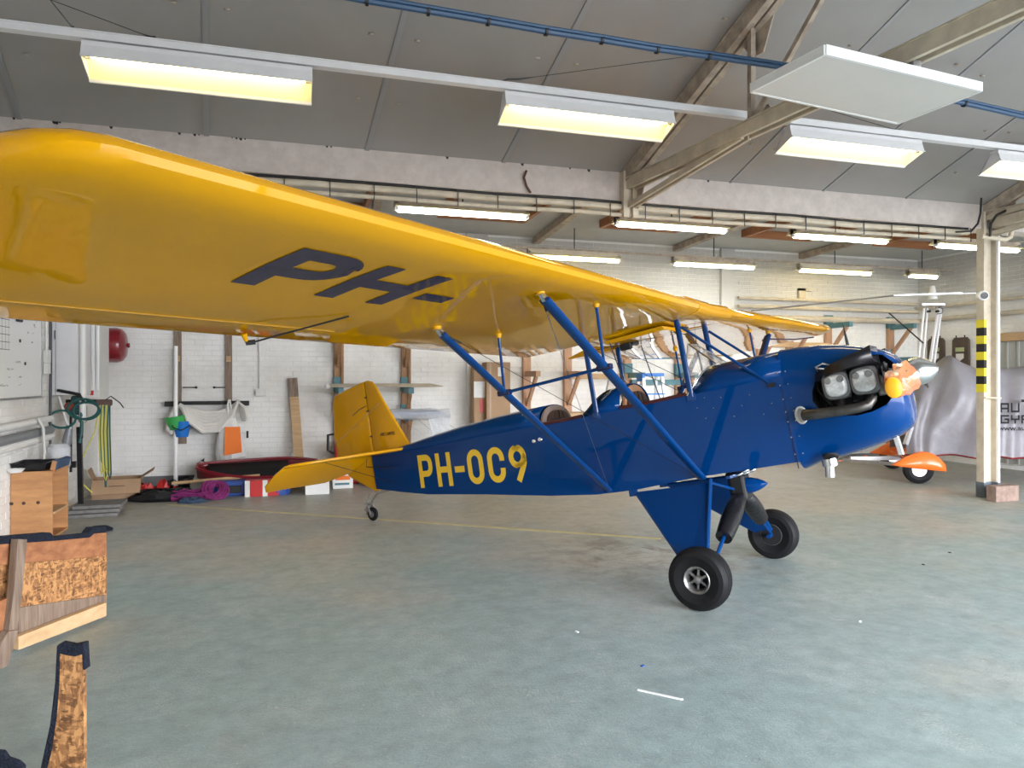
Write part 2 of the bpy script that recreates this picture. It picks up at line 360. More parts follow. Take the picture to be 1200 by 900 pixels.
def brickwall(name, origin, ux, uz, out, length, height, first, back_t=.2):
    """wall with brick pieces proud of recessed joints; `first` = region (a0,a1,b0,b1) whose bricks are single parts"""
    o = Vector(origin); ux = Vector(ux); out = Vector(out)
    mb = MB(); q = [o, o+ux*length, o+ux*length+Vector((0, 0, height)), o+Vector((0, 0, height))]
    mb.prism(q, -out*back_t); wall = mb.build(name, M['plaster'], smooth=False); wall['kind'] = 'structure'
    bl, bh, bd = .225, .075, .004
    rest = MB(); n = 0; proto = None; rng = random.Random(len(name)*13)
    rows = int(height/bh)
    for r in range(rows):
        a = -(bl/2 if r % 2 else 0)
        while a < length:
            a0 = max(a, 0)+.0025; a1 = min(a+bl, length)-.0025; z0 = r*bh+.0025; z1 = z0+bh-.005; a += bl
            if a1-a0 < .03: continue
            p = bd + rng.uniform(-.0022, .0022)
            if first and first[0] < a0 < first[1] and first[2] < z0 < first[3] and n < 300 and a1-a0 > bl-.008:
                if proto is None:
                    m = MB(); L = bl-.005; H = bh-.005; e = .0035
                    m.add([Vector((0, 0, 0)), ux*L, ux*L+Vector((0, 0, H)), Vector((0, 0, H)),
                           ux*e+out*bd+Vector((0, 0, e)), ux*(L-e)+out*bd+Vector((0, 0, e)), ux*(L-e)+out*bd+Vector((0, 0, H-e)), ux*e+out*bd+Vector((0, 0, H-e))],
                          [(0, 1, 5, 4), (1, 2, 6, 5), (2, 3, 7, 6), (3, 0, 4, 7), (4, 5, 6, 7)])
                    proto = m.build('brick', M['brick'], wall, smooth=False); b = proto
                else:
                    b = proto.copy(); COL.objects.link(b)
                b.location = o + ux*a0 + Vector((0, 0, z0)) + out*(p-bd); n += 1
            else:
                e = .0035; q = o + ux*a0 + Vector((0, 0, z0)); L = a1-a0; H = z1-z0; Z = lambda h: Vector((0, 0, h))
                rest.add([q, q+ux*L, q+ux*L+Z(H), q+Z(H), q+ux*e+out*p+Z(e), q+ux*(L-e)+out*p+Z(e), q+ux*(L-e)+out*p+Z(H-e), q+ux*e+out*p+Z(H-e)],
                         [(0, 1, 5, 4), (1, 2, 6, 5), (2, 3, 7, 6), (3, 0, 4, 7), (4, 5, 6, 7)])
    rest.build('brickwork', M['brick'], wall, smooth=False, kind='stuff')
    return wall
wall_back = brickwall('wall_back', (XL, YB, 0), (1, 0, 0), None, (0, -1, 0), XR-XL, 3.86, (.1, 2.75, .15, 2.25))
wall_left = brickwall('wall_left', (XL, 6.2, 0), (0, 1, 0), None, (1, 0, 0), YB-6.2, 3.86, None)
wall_right = brickwall('wall_right', (XR, 7.5, 0), (0, 1, 0), None, (-1, 0, 0), YB-7.5, 3.86, None)
wl = MB().box(XL-.2, XL, HY0, 6.2, 0, 3.9)
wl.prism([(XL-.2, HY0-.2, 3.82), (XL-.2, BY+.2, 3.82), (XL-.2, RY, roofz(RY)+.15)], (.2, 0, 0))
st(wl.build('wall_left_upper', M['plaster'], smooth=False))
wr = MB().box(HX1, HX1+.2, HY0, BY+.3, 0, 3.9)
wr.prism([(HX1, HY0-.2, 3.82), (HX1, BY+.2, 3.82), (HX1, RY, roofz(RY)+.15)], (.2, 0, 0))
wr.box(XR, HX1, BY+.24, BY+.44, 0, 3.4)
st(wr.build('wall_right_end', M['plaster'], smooth=False))
# front wall: the wide doorway behind the camera stands open
wf = MB().box(XL-.2, 1.6, HY0-.2, HY0, 0, 3.9).box(14.0, HX1+.2, HY0-.2, HY0, 0, 3.9).box(1.6, 14.0, HY0-.2, HY0, 3.75, 3.9)
st(wf.build('wall_front', M['plaster'], smooth=False))
# dark painted foot of the back wall
st(MB().box(XL, 1.2, YB-.025, YB-.008, 0, .17).box(1.2, XR, YB-.02, YB-.008, 0, .12).build('baseboard_back', M['darkbase'], smooth=False))

# ---- ceiling: sloping panels between skewed seams
ceil = MB()
def rp(x, Y, dz=0): return Vector((x + SK*(BY-Y), Y, roofz(Y)+dz))
xa, xb = HX0-1.6, HX1+.4
for (y0, y1) in ((BY, RY), (RY, HY0-.3)):
    ceil.prism([(xa, y0, roofz(y0)+.08), (xb, y0, roofz(y0)+.08), (xb, y1, roofz(y1)+.08), (xa, y1, roofz(y1)+.08)], (0, 0, .1))
ceil_o = st(ceil.build('ceiling', M['ceilback'], smooth=False))
seams = [atY(23, 138, BY).x, atY(242, 155, BY).x, atY(430, 178, BY).x, atY(590, 190, BY).x, 3.53, atY(856, 215, BY).x, atY(965, 225, BY).x, atY(1062, 236, BY).x, 8.70]
print('SEAMS', [round(s, 2) for s in seams])
sx = [seams[0]-2.6, seams[0]-1.3] + seams + [8.70+1.3*k for k in range(1, 6)]
for a, b in zip(sx[:-1], sx[1:]):
    for (y0, y1) in ((BY, RY), (RY, HY0-.2)):
        sk = SK if y0 == BY else SK
        P = [rp(a+.008, y0), rp(b-.008, y0), rp(b-.008, y1), rp(a+.008, y1)]
        MB().prism(P, (0, 0, .06)).build('ceiling_panel', M['ceil'], ceil_o, smooth=False)
for i, a in enumerate(sx[1:-1]):
    if abs(a-3.53) < .01 or abs(a-8.7) < .01: continue
    w_ = .045 if a < 3 else .03
    MB().prism([rp(a-w_/2, BY, -.012), rp(a+w_/2, BY, -.012), rp(a+w_/2, RY, -.012), rp(a-w_/2, RY, -.012)], (0, 0, .012)).build('seam_strip', M['seam'], ceil_o, smooth=False)
# little round fixings with dark centres on the panels
fx = []
for (u, v) in ((203, 2), (266, 10), (30, 63), (435, 39), (489, 47), (419, 114), (466, 121), (630, 67), (675, 74), (849, 21), (889, 26), (828, 100), (880, 168), (996, 53), (1151, 88), (1121, 75), (1155, 153), (1183, 155), (909, 174), (1080, 165), (1120, 202)):
    r = ray(u, v); t = (EZ + SL*BY - CAMH)/(r.z + SL*r.y); fx.append(Cv + r*t)
for p in fx:
    MB().lathe([(.0, 0), (.022, 0), (.022, .012), (0, .012)], p+Vector((0, 0, -.012)), (0, SL*-.9, 1), 10).build('panel_fixing', M['dirtycream'], ceil_o)
r = ray(921, 93); vp = Cv + r*((EZ + SL*BY - CAMH)/(r.z + SL*r.y))
MB().obox(vp+Vector((0, 0, -.008)), (.11, .11, .012), 0, -math.atan(SL)).build('vent_grille', M['darkmetal'], ceil_o, smooth=False)
# lean-to ceiling
lc = st(MB().box(XL-.2, HX1, BY+.2, YB+.2, 3.86, 3.98).build('ceiling_low', M['lowceil'], smooth=False))
for x in (.9, 3.53, 6.1, 8.7):
    MB().bar((x, BY+.3, 3.80), (x+.3, YB, 3.80), .10, .10).build('ceiling_joist', M['dirtycream'], lc, smooth=False)
for x in (-.3, 1.9, 4.3, 6.7, 9.2):
    q = MB().box(x, x+1.25, 8.35, 8.42, 3.74, 3.86).box(x, x+.06, 8.42, 9.7, 3.74, 3.86).box(x+1.19, x+1.25, 8.42, 9.7, 3.74, 3.86).box(x, x+1.25, 9.7, 9.77, 3.74, 3.86)
    q.build('rooflight_frame', M['redwood'], lc, smooth=False, bevel=.003)

# ---- eaves beam with its service rails
bm_ = st(MB().box(XL, HX1, BY, BY+.26, 3.50, EZ-.004).box(XL, HX1, BY+.02, BY+.3, EZ-.05, 4.05).build('trim_1', M['beam'], smooth=False)); bm_['label'] = 'long cream painted eaves beam'
for z, y, r, mm in ((3.470, BY-.03, .014, 'blackcable'), (3.42, BY-.03, .034, 'cream'), (3.33, BY-.05, .022, 'cream')):
    pts = [(XL+.1+k*.9, y, z+.008*math.sin(k*2.3)) for k in range(int((8.6-XL)/.9)+1)]
    MB().tube(pts, r, 8).build('service_rail', M[mm], bm_)
fl_ = MB(); rng = random.Random(17)
for u in (16, 63, 66, 70, 130, 210, 228, 233, 272, 277, 282, 287, 383, 388, 524, 612, 668, 690, 780, 830):
    p = atY(u, 200, BY-.003); s_ = rng.uniform(.006, .018); fl_.prism([(p.x-s_, BY-.002, EZ), (p.x+s_, BY-.002, EZ), (p.x+s_*.6, BY-.002, EZ-s_*1.6), (p.x-s_*.5, BY-.002, EZ-s_*1.2)], (0, .004, 0))
fl_.build('flaked_paint_edge', M['ink'], bm_, smooth=False, kind='stuff')
hb = MB()
x = XL+.4
while x < 8.5:
    hb.box(x, x+.008, BY-.075, BY-.068, 3.30, 3.47).box(x, x+.008, BY-.075, BY-.0, 3.465, 3.47); x += .42
hb.build('rail_hangers', M['darkmetal'], bm_, smooth=False, kind='stuff')
MB().tube([atY(617, 200, BY-.02), atY(614, 208, BY-.03), atY(617, 218, BY-.03), atY(622, 226, BY-.02)], .012, 6).build('hooked_cable', mat('rust_brown', (.10, .04, .03), .7), bm_)

# ---- roof trusses
def truss(name, x0, label, column, group=None):
    t = thing(name, label, 'roof truss', (x0, BY, 0 if column else 3.3), 0, group)
    o = Vector(t.location)
    def P(Y, z, dx=0): return Vector((x0 + SK*(BY-Y) + dx, Y, z)) - o
    rf = MB()
    for y0, y1 in ((BY+.02, RY), (RY, HY0+.1)):
        for dx in (-.045, .045): rf.bar(P(y0, roofz(y0)-.085, dx), P(y1, roofz(y1)-.085, dx), .07, .14)
        rf.bar(P(y0, roofz(y0)-.012), P(y1, roofz(y1)-.012), .17, .02)
    rf.build('rafter', M['dirtycream'], t, smooth=False, bevel=.004)
    ch = MB()
    for dx in (-.05, .05): ch.bar(P(BY, 3.66, dx), P(HY0+.2, 3.66, dx), .035, .11)
    ch.bar(P(BY, 3.72), P(HY0+.2, 3.72), .16, .012)
    ch.build('bottom_chord', M['cream'], t, smooth=False)
    kn = MB()
    for dx in (-.035, .035): kn.bar(P(BY, 3.42, dx), P(5.35, 3.62, dx), .03, .05)
    kn.build('knee_brace', M['cream'], t, smooth=False)
    Y1 = 5.28
    for (ya, za, yb_, zb_, w_) in ((Y1, 3.7, Y1, roofz(Y1)-.12, .055), (Y1, 3.7, 3.6, roofz(3.6)-.12, .045), (1.2, 3.7, RY, roofz(RY)-.12, .06), (1.2, 3.7, -.4, roofz(-.4)-.12, .06)):
        MB().bar(P(ya, za), P(yb_, zb_), w_, w_*.8, (1, 0, 0)).build('web_member', M['dirtycream'], t, smooth=False)
    g = MB(); g2 = MB(); g3 = MB()
    g.prism([P(Y1+.28, 3.64, .06), P(Y1-.28, 3.64, .06), P(Y1-.12, 3.84, .06), P(Y1+.1, 3.84, .06)], (.012, 0, 0))
    g2.prism([P(Y1+.06, roofz(Y1)-.36, .05), P(Y1-.08, roofz(Y1)-.36, .05), P(Y1-.2, roofz(Y1)-.1, .05), P(Y1+.16, roofz(Y1)-.22, .05)], (.012, 0, 0))
    g3.prism([P(BY, 3.40, .06), P(BY, 3.92, .06), P(BY-.36, 4.0, .06), P(BY-.3, 3.72, .06), P(BY-.12, 3.4, .06)], (.012, 0, 0))
    for yy in (Y1+.18, Y1+.06, Y1-.06, Y1-.18):
        for zz in (3.66, 3.78): g.lathe([(.0, 0), (.014, 0), (.012, .01), (0, .012)], P(yy, zz, .072), (1, 0, 0), 6)
    for q in (g, g2, g3): q.build('gusset_plate', M['dirtycream'], t, smooth=False)
    if not column:
        s = MB().box(-.09, -.03, -.10, .0, 0, .50).box(.02, .09, -.10, .0, 0, .46).box(-.03, .02, -.06, -.04, 0.02, .5)
        s.build('end_post', M['cream'], t, smooth=False, bevel=.004)
    return t
truss('roof_truss', 3.53, 'cream steel roof truss running up over the aircraft from the beam', False)
truss('roof_truss', 8.70, 'steel roof truss carried by the hazard-striped column', True)

# ---- column with hazard stripes
cc = thing('steel_column', 'cream steel column with black and yellow hazard stripes', 'column', (8.74, BY+.02, 0))
cm = MB().box(-.15, -.11, -.06, .05, 0, 3.72).box(.03, .06, -.08, .10, 0, 3.72).box(-.11, .03, -.012, .012, 0, 3.72)
cm.build('shaft', M['cream'], cc, smooth=False, bevel=.004)
MB().box(.03, .064, -.11, -.081, .1, 3.5).build('white_edge', M['purewhite'], cc, smooth=False, label='white painted column flange')
MB().box(-.155, -.105, -.064, .054, 0, .20).box(.026, .068, -.114, .104, 0, .2).box(-.11, .03, -.02, .02, 0, .2).build('foot_paint', mat('slate_blue_paint', (.16, .20, .24), .6, n_amt=.3), cc, smooth=False, label='slate blue painted foot')
z = 1.37; k = 0
while z < 2.30:
    h = .105
    MB().box(-.152, -.108, -.063, -.0602, z, z+h).box(-.1525, -.1502, -.063, .05, z, z+h).build('hazard_stripe', M['hazyellow'] if k % 2 == 0 else M['ink'], cc, smooth=False)
    z += h; k += 1
MB().tube([(-.15, -.075, 1.30), (.03, -.118, 1.295), (.072, -.115, 1.293), (.072, .0, 1.293)], .012, 6).build('strap', M['cream'], cc)
# a small security camera on it
sc = thing('security_camera', 'small white round security camera with a black lens on the column', 'camera', (8.50, BY-.08, 2.62))
MB().tube([(.09, .02, 0), (.03, 0, 0)], .02, 8).build('bracket', M['purewhite'], sc)
MB().lathe([(.0, 0), (.055, 0), (.062, .03), (.062, .09), (.04, .11), (0, .11)], (.03, .04, 0), (-.5, -1, -.1), 16).build('housing', M['purewhite'], sc)
MB().lathe([(0, 0), (.045, 0), (.045, .006), (0, .008)], Vector((.03, .04, 0))+Vector((-.5, -1, -.1)).normalized()*.108, (-.5, -1, -.1), 16).build('lens', M['black'], sc)
# cables curling round the column head, and conduit
tag(MB().tube([atY(1150, 232, BY-.2), atY(1149, 250, BY-.2), atY(1146, 262, BY-.2), atY(1138, 271, BY-.2), atY(1120, 272, BY-.15)], .013, 6).build('drooping_cable', M['blackcable']), 'black cable drooping from the truss corner left of the column', 'cable')
tag(MB().tube([atY(1160, 277, BY-.3), atY(1161, 262, BY-.3), atY(1168, 252, BY-.3), atY(1180, 246, BY-.3), atY(1200, 242, BY-.3), atY(1230, 240, BY-.3)], .016, 6).build('curled_cable', M['blackcable']), 'thick black cable arching right from the column head', 'cable')
tag(MB().tube([atY(1150, 277, BY-.25), atY(1178, 281, BY-.25), atY(1184, 278, BY-.25), atY(1186, 270, BY-.25), atY(1186, 255, BY-.25)], .028, 8).build('conduit_elbow', M['cream']), 'pale conduit turning upward beside the column head', 'conduit')
tag(MB().bar(atY(1165, 262, BY-.1), atY(1240, 243, BY-1.0), .10, .12).bar(atY(1165, 252, BY-.1), atY(1240, 233, BY-1.0), .06, .06).build('cable_tray', M['cream'], smooth=False), 'cream steel tray running right from the column head', 'cable tray')


# ================================================================== LIGHTS OF THE HALL
def reflector_lamp(x0, x1, Y, z, label):
    """strip lamp with an open trough reflector; tube inside"""
    t = thing('strip_lamp', label, 'lamp', ((x0+x1)/2, Y, z-.16), 0, 'trough strip lamps on the long trunking'); h = (x1-x0)/2
    MB().box(-h, h, -.045, .045, .11, .145).build('lamp_body', M['whitemetal'], t, smooth=False, bevel=.003)
    prof = [(-.045, .112), (-.072, .03), (-.084, .03), (-.084, .024), (-.068, .024), (-.040, .105), (.040, .105), (.162, -.061), (.18, -.061), (.18, -.055), (.167, -.055), (.045, .112)]
    MB().rings([[(x, a, b) for a, b in prof] for x in (-h, h)]).build('reflector', M['whitemetal'], t, smooth=False)
    MB().add([(-h, -.066, .031), (-h, -.036, .103), (h, -.036, .103), (h, -.066, .031)], [(0, 1, 2, 3)]).add([(-h, .158, -.055), (-h, .036, .103), (h, .036, .103), (h, .158, -.055)], [(0, 1, 2, 3)]).build('reflector_lining', M['reflector'], t, smooth=False)
    for sx_ in (-1, 1): MB().prism([(sx_*h, -.072, .03), (sx_*h, .17, -.055), (sx_*h, .045, .11), (sx_*h, -.045, .11)], (-sx_*.006, 0, 0)).build('end_plate', M['whitemetal'], t, smooth=False)
    MB().tube([(-h+.05, 0, .06), (h-.05, 0, .06)], .019, 10).build('tube', M['lamp'], t)
    for sx_ in (-1, 1): MB().box(sx_*(h-.03)-.02, sx_*(h-.03)+.02, -.02, .02, .04, .11).build('socket', M['whitemetal'], t, smooth=False)
    return t
SZ = 3.66
def sp_(u, v):
    r = ray(u, v); t = (SZ-CAMH)/r.z; return Cv + r*t
ends = [(97, 55, 372, 92, 'large trough strip lamp nearest the camera, upper left over the yellow wing'), (590, 122, 785, 149, 'trough strip lamp left of the roof truss, second on the trunking'),
        (922, 172, 1062, 188, 'trough strip lamp under the white hanging panel, third on the trunking'), (1165, 203, 1300, 220, 'trough strip lamp at the right edge of the frame, last on the trunking')]
YS = []
for (u0, v0, u1, v1, lb) in ends:
    a = sp_(u0, v0); b = sp_(u1, v1); Y = 5.55; xa_ = atY(u0, v0, Y).x; xb_ = xa_+1.5
    reflector_lamp(xa_, xb_, Y, 3.85, lb); YS.append((xa_, xb_))
tr = MB().box(-2.5, 13, 5.525, 5.575, 3.865, 3.905).box(-2.5, 13, 5.515, 5.585, 3.903, 3.910).box(-2.5, 13, 5.515, 5.585, 3.852, 3.865)
centred(tr, 'lamp_trunking', M['whitemetal'], 'long white trunking rail that carries the trough strip lamps', 'rail', smooth=False)
def roofpt(u, v): r = ray(u, v); return Cv + r*((EZ + SL*BY - CAMH)/(r.z + SL*r.y))
def hang(px, q, label):
    a = Vector((atY(*px, 5.55).x, 5.55, 3.91)); b = roofpt(*q)-Vector((0, 0, .02))
    m = MB().tube([a, a+(b-a)*.04+Vector((0, 0, .01)), a.lerp(b, .08), a.lerp(b, .16), b], [.0028, .008, .008, .0028, .0028], 6)
    tag(m.build('suspension_wire', M['darkmetal']), label, 'wire')
hang((87, 45), (55, -8), 'thin suspension wire at the left end of the nearest strip lamp')
hang((187, 50), (55, -8+3), 'dark suspension wire above the middle of the nearest strip lamp')
hang((583, 100), (846, 58), 'dark suspension wire rising right from the second strip lamp towards the truss')
hang((1058, 170), (975, 128), 'dark suspension wire beside the third strip lamp, vanishing behind the radiant panel')
hang((1146, 186), (1230, 168), 'dark suspension wire near the right edge above the last strip lamp')

def batten(x0, x1, Y, z, label, group, yel=False, rod=True):
    t = thing("batten_lamp", label, 'lamp', ((x0+x1)/2, Y, z-.03), 0, group); h = (x1-x0)/2
    MB().box(-h, h, -.05, .05, .055, .125).build('lamp_body', M['dirtycream'] if not yel else M['cream'], t, smooth=False, bevel=.003)
    MB().prism([(-h, -.055, .06), (-h, -.10, .03), (-h, -.10, .025), (-h, .10, .025), (-h, .10, .03), (-h, .055, .06)], (2*h, 0, 0)).build('reflector', M['reflector'], t, smooth=False)
    MB().tube([(-h+.03, -.02, 0), (h-.03, -.02, 0)], .026, 10).build('tube', M['lamp'] if yel else M['lampw'], t)
    for sx_ in (-1, 1): MB().box(sx_*(h-.02)-.02, sx_*(h-.02)+.02, -.05, .01, -.01, .09).build('socket', M['purewhite'], t, smooth=False)
    if rod: MB().tube([(0, 0, .12), (0, 0, 3.86-(z-.03))], .008, 6).build('rod', M['darkmetal'], t)
names = ['leftmost of the nearer row, just over the yellow wing', 'second of the nearer row, below the beam end post', 'third of the nearer row, above the blue nose', 'fourth of the nearer row, crossed by the steel column']
for (u0, u1), nm in zip(((462, 627), (720, 852), (927, 1040), (1095, 1195)), names):
    batten(atY(u0, 250, 7.9).x, atY(u0, 250, 7.9).x+1.52, 7.9, 3.41, 'white batten lamp, '+nm, 'batten lamps under the low ceiling')
for (u0, u1), nm in zip(((618, 727), (788, 883), (935, 1024), (1063, 1130)), ['leftmost of the far row, above the leading edge', 'second of the far row, before the wall pier', 'third of the far row, over the far wing tip', 'rightmost of the far row, above the rotor blade']):
    batten(atY(u0, 310, 10.4).x, min(11.25, atY(u0, 310, 10.4).x+1.52), 10.4, 3.41, 'batten lamp, '+nm, 'batten lamps under the low ceiling', yel='third' in nm or 'left' in nm)
tag(MB().bar((3.0, 10.4, 3.522), (11.6, 10.4, 3.522), .03, .03).build('far_lamp_rail', M['dirtycream'], smooth=False), 'thin rail joining the far row of batten lamps', 'rail')

# white radiant panel hung between the trusses
def onz(u, v, z): r = ray(u, v); return Cv + r*((z-CAMH)/r.z)
zp = 3.50
A, B_, C_, D_ = onz(880, 108, zp), onz(967, 64, zp), onz(1150, 107, zp), onz(1052, 145, zp)
print('HEATER', [tuple(round(q, 2) for q in p) for p in (A, B_, C_, D_)])
hp = thing('radiant_panel', 'large square white radiant heating panel hung flat under the roof', 'panel', tuple((A+B_+C_+D_)/4))
o_ = Vector(hp.location)
MB().prism([p-o_ for p in (A, B_, C_, D_)], (0, 0, .05)).build('panel', M['heater'], hp, smooth=False, bevel=.004)
fr = MB()
for p, q in ((A, B_), (B_, C_), (C_, D_), (D_, A)): fr.bar(p-o_+Vector((0, 0, .028)), q-o_+Vector((0, 0, .028)), .02, .062)
fr.build('frame', M['purewhite'], hp, smooth=False)
for Yc in (3.75, 4.35):
    xc = 3.53 + SK*(BY-Yc); MB().box(xc-.03-o_.x, xc+.03-o_.x, Yc-.03-o_.y, Yc+.03-o_.y, .045, 3.61-zp).build('mounting_bracket', M['alu'], hp, smooth=False)
MB().tube([Vector((-.35, .28, .06)), Vector((-.30, .30, .16)), Vector((-.05, .22, .17)), Vector((0, .2, .06))], .006, 6).build('supply_cable', M['ink'], hp)

# blue cable bundle sagging across the roof
pts = []
for (u, v, Y) in ((360, -12, 4.3), (430, 1, 4.32), (502, 13, 4.34), (572, 25, 4.36), (640, 37, 4.38), (705, 47, 4.40), (770, 58, 4.42), (830, 66, 4.44), (925, 80, 4.46), (1010, 96, 4.48), (1130, 121, 4.5), (1200, 137, 4.52), (1300, 160, 4.54)):
    pts.append(atY(u, v, Y))
cb = thing('cable_bundle', 'blue cable bundle with black ties running across under the roof', 'cable', tuple(pts[6])); o_ = pts[6]
MB().tube([p-o_ for p in pts], .020, 8).build('cable', M['bluecable'], cb)
MB().tube([p-o_+Vector((0, -.02, .018)) for p in pts], .011, 6).build('cable', M['bluecable'], cb)
for k in range(1, 11):
    MB().tube([pts[k]-o_+Vector((-.008, 0, .0)), pts[k]-o_+Vector((.008, 0, 0))], .031, 8).build('tie', M['ink'], cb)

# ================================================================== THE AIRCRAFT
PX, PY, HEAD, PITCH, WR = 3.3041, 4.82, math.radians(-52.3355), math.radians(11.84), .2114
plane = thing('parasol_aircraft', 'blue open-cockpit aircraft with a long yellow parasol wing and yellow tail', 'aircraft', (PX, PY, 0), HEAD)
XF = Matrix.Translation((0, 0, WR)) @ Matrix.Rotation(-PITCH, 4, 'Y')          # body (x forward, y port, z up) -> parked attitude
def B(x, s, z): return Vector((x, -s, z))                                        # s = starboard (towards the camera)
def pb(mb, name, m, parent=None, **k): return mb.build(name, M[m] if isinstance(m, str) else m, parent or plane, XF, **k)
ZW, DIH, WINC = 1.8244, .0206, .0098
XSU, XRU = -.036, -.8165
def zund(x, s): return ZW + WINC*(x-XSU) + abs(s)*DIH

# ---- fuselage
def interp(x, tab):
    for (a, va), (b, vb) in zip(tab[:-1], tab[1:]):
        if (a-x)*(b-x) <= 0: return va + (vb-va)*(x-a)/(b-a)
    return tab[0][1] if abs(x-tab[0][0]) < abs(x-tab[-1][0]) else tab[-1][1]
ZBOT = [(.66, .648), (.2, .640), (-.1, .638), (-.64, .602), (-1.0, .606), (-1.5, .650), (-2.2, .735), (-3.1, .825), (-3.82, .955)]
HWT = [(.66, .292), (-.1, .295), (-.9, .292), (-1.45, .275), (-2.2, .212), (-3.0, .125), (-3.82, .028)]
ZLON = [(.66, 1.255), (-1.0, 1.255), (-2.0, 1.265), (-3.0, 1.28), (-3.4, 1.30), (-3.82, 1.30)]
ZTOP = [(-1.42, 1.43), (-1.9, 1.438), (-2.4, 1.42), (-2.8, 1.394), (-3.3, 1.348), (-3.82, 1.315)]
st_x = [.655, .4, .2, -.03, -.3, -.62, -.8, -1.0, -1.2, -1.45, -1.8, -2.2, -2.6, -3.0, -3.4, -3.82]
fm = MB()
for sd in (1, -1):
    base = len(fm.v)
    for x in st_x: h_ = interp(x, HWT); zb = interp(x, ZBOT); zl = interp(x, ZLON); fm.v += [B(x, sd*h_, zb), B(x, sd*h_, zl)]
    for k in range(len(st_x)-1): fm.f.append((base+2*k, base+2*k+1, base+2*k+3, base+2*k+2))
base = len(fm.v)
for x in st_x: h_ = interp(x, HWT); zb = interp(x, ZBOT); fm.v += [B(x, h_, zb), B(x, -h_, zb)]
for k in range(len(st_x)-1): fm.f.append((base+2*k, base+2*k+1, base+2*k+3, base+2*k+2))
h_ = interp(-3.82, HWT); fm.add([B(-3.82, h_, .955), B(-3.82, -h_, .955), B(-3.82, -h_, 1.30), B(-3.82, h_, 1.30)], [(0, 1, 2, 3)])
fuse = pb(fm, 'fuselage', 'blue', smooth=False, recalc=False, solid=.006)
pb(MB().box(-1.44, .6, -.27, .27, .70, .715), 'cockpit_floor', 'ply', smooth=False)
pb(MB().box(-1.40, .5, .262, .272, .66, 1.24).box(-1.40, .5, -.272, -.262, .66, 1.24), 'cockpit_lining', 'brown', smooth=False)
def arch(hw, z0, z1, n=16, p=2.3):
    out = []
    for i in range(n+1):
        a = PI*i/n; c = math.cos(a); s_ = math.sin(a)
        out.append((math.copysign(abs(c)**(2/p), c)*hw, z0 + (z1-z0)*s_**(2/p)))
    return out
def deck(stations, name, m='blue', top=None, cap=True):
    """stations: (x_edge, x_top, hw, z0, z1): an arch whose crown may lie further forward than its feet"""
    mb = MB(); rg = []
    for (xe, xt, hw, z0, z1) in stations:
        rg.append([B(xe + (xt-xe)*min(1, ((z-z0)/max(z1-z0, 1e-3)))**.8, s_, z) for s_, z in arch(hw, z0, z1)])
    n = len(rg[0]); b0 = len(mb.v)
    for r in rg: mb.v += r
    for k in range(len(rg)-1):
        for i in range(n-1): mb.f.append((b0+k*n+i, b0+k*n+i+1, b0+(k+1)*n+i+1, b0+(k+1)*n+i))
    return pb(mb, name, m, recalc=False, solid=.006, ang=50)
deck([(x, x, interp(x, HWT)+.002, interp(x, ZLON)-.004, interp(x, ZTOP)) for x in (-1.44, -1.7, -2.0, -2.4, -2.8, -3.2, -3.5, -3.82)], 'turtle_deck')
deck([(-1.0, -.80, .293, 1.25, 1.44), (-.85, -.72, .294, 1.25, 1.455), (-.64, -.63, .295, 1.25, 1.46)], 'cockpit_divider')
deck([(-.06, .10, .297, 1.25, 1.452), (.12, .22, .297, 1.25, 1.456), (.4, .42, .296, 1.25, 1.452), (.655, .655, .294, 1.25, 1.447)], 'front_deck')
# bulkheads, headrests and rims
def disc(x, hw, z0, z1, th, name, m, sc=1.0, parent=None):
    return pb(MB().prism([B(x, s_*sc, z0+(z-z0)*sc) for s_, z in arch(hw, z0, z1)], (th, 0, 0)), name, m, parent)
disc(-1.44, .265, 1.20, 1.425, .02, 'rear_headrest', 'greypad')
disc(-1.419, .265, 1.24, 1.425, .02, 'headrest_cushion', 'brown', .74)
disc(-.64, .285, 1.0, 1.45, .02, 'front_headrest', 'tan')
disc(-.62, .285, 1.25, 1.45, .02, 'headrest_cushion', 'brown', .70)
for x, z0, hh, hw in ((-1.397, 1.25, .12, .18), (-.598, 1.26, .13, .19)):
    q = MB().tube([B(x, 0, z0+.01), B(x+.004, 0, z0+hh)], .004, 5).tube([B(x, -hw*.8, z0+hh*.4), B(x+.004, hw*.8, z0+hh*.4)], .004, 5).tube([B(x, .1, z0+.01), B(x, .06, z0+hh*.9)], .003, 5).tube([B(x, -.1, z0+.01), B(x, -.06, z0+hh*.9)], .003, 5)
    pb(q, 'cushion_piping', 'ink', kind='stuff')
disc(-.93, .27, 1.0, 1.36, .01, 'instrument_panel', 'matblack', .96)
disc(.02, .28, 1.0, 1.42, .01, 'instrument_panel', 'matblack', .95)
def rim(pts, name='coaming_rim', m='leatherred', r=.014): pb(MB().tube(pts, r, 8), name, m)
for sd in (1, -1):
    rim([B(-1.44, sd*.278, 1.262), B(-1.2, sd*.288, 1.257), B(-1.0, sd*.295, 1.262)])
    rim([B(-.63, sd*.297, 1.262), B(-.35, sd*.298, 1.258), B(-.07, sd*.298, 1.265)])
rim([B(-1.0+.2*((z-1.25)/.19)**.8 if z > 1.25 else -1.0, s_, z+.002) for s_, z in arch(.297, 1.25, 1.44)], r=.009, m='black')
rim([B(-.06+.16*((z-1.25)/.202)**.8 if z > 1.25 else -.06, s_, z+.002) for s_, z in arch(.300, 1.25, 1.452)], r=.008, m='chrome')
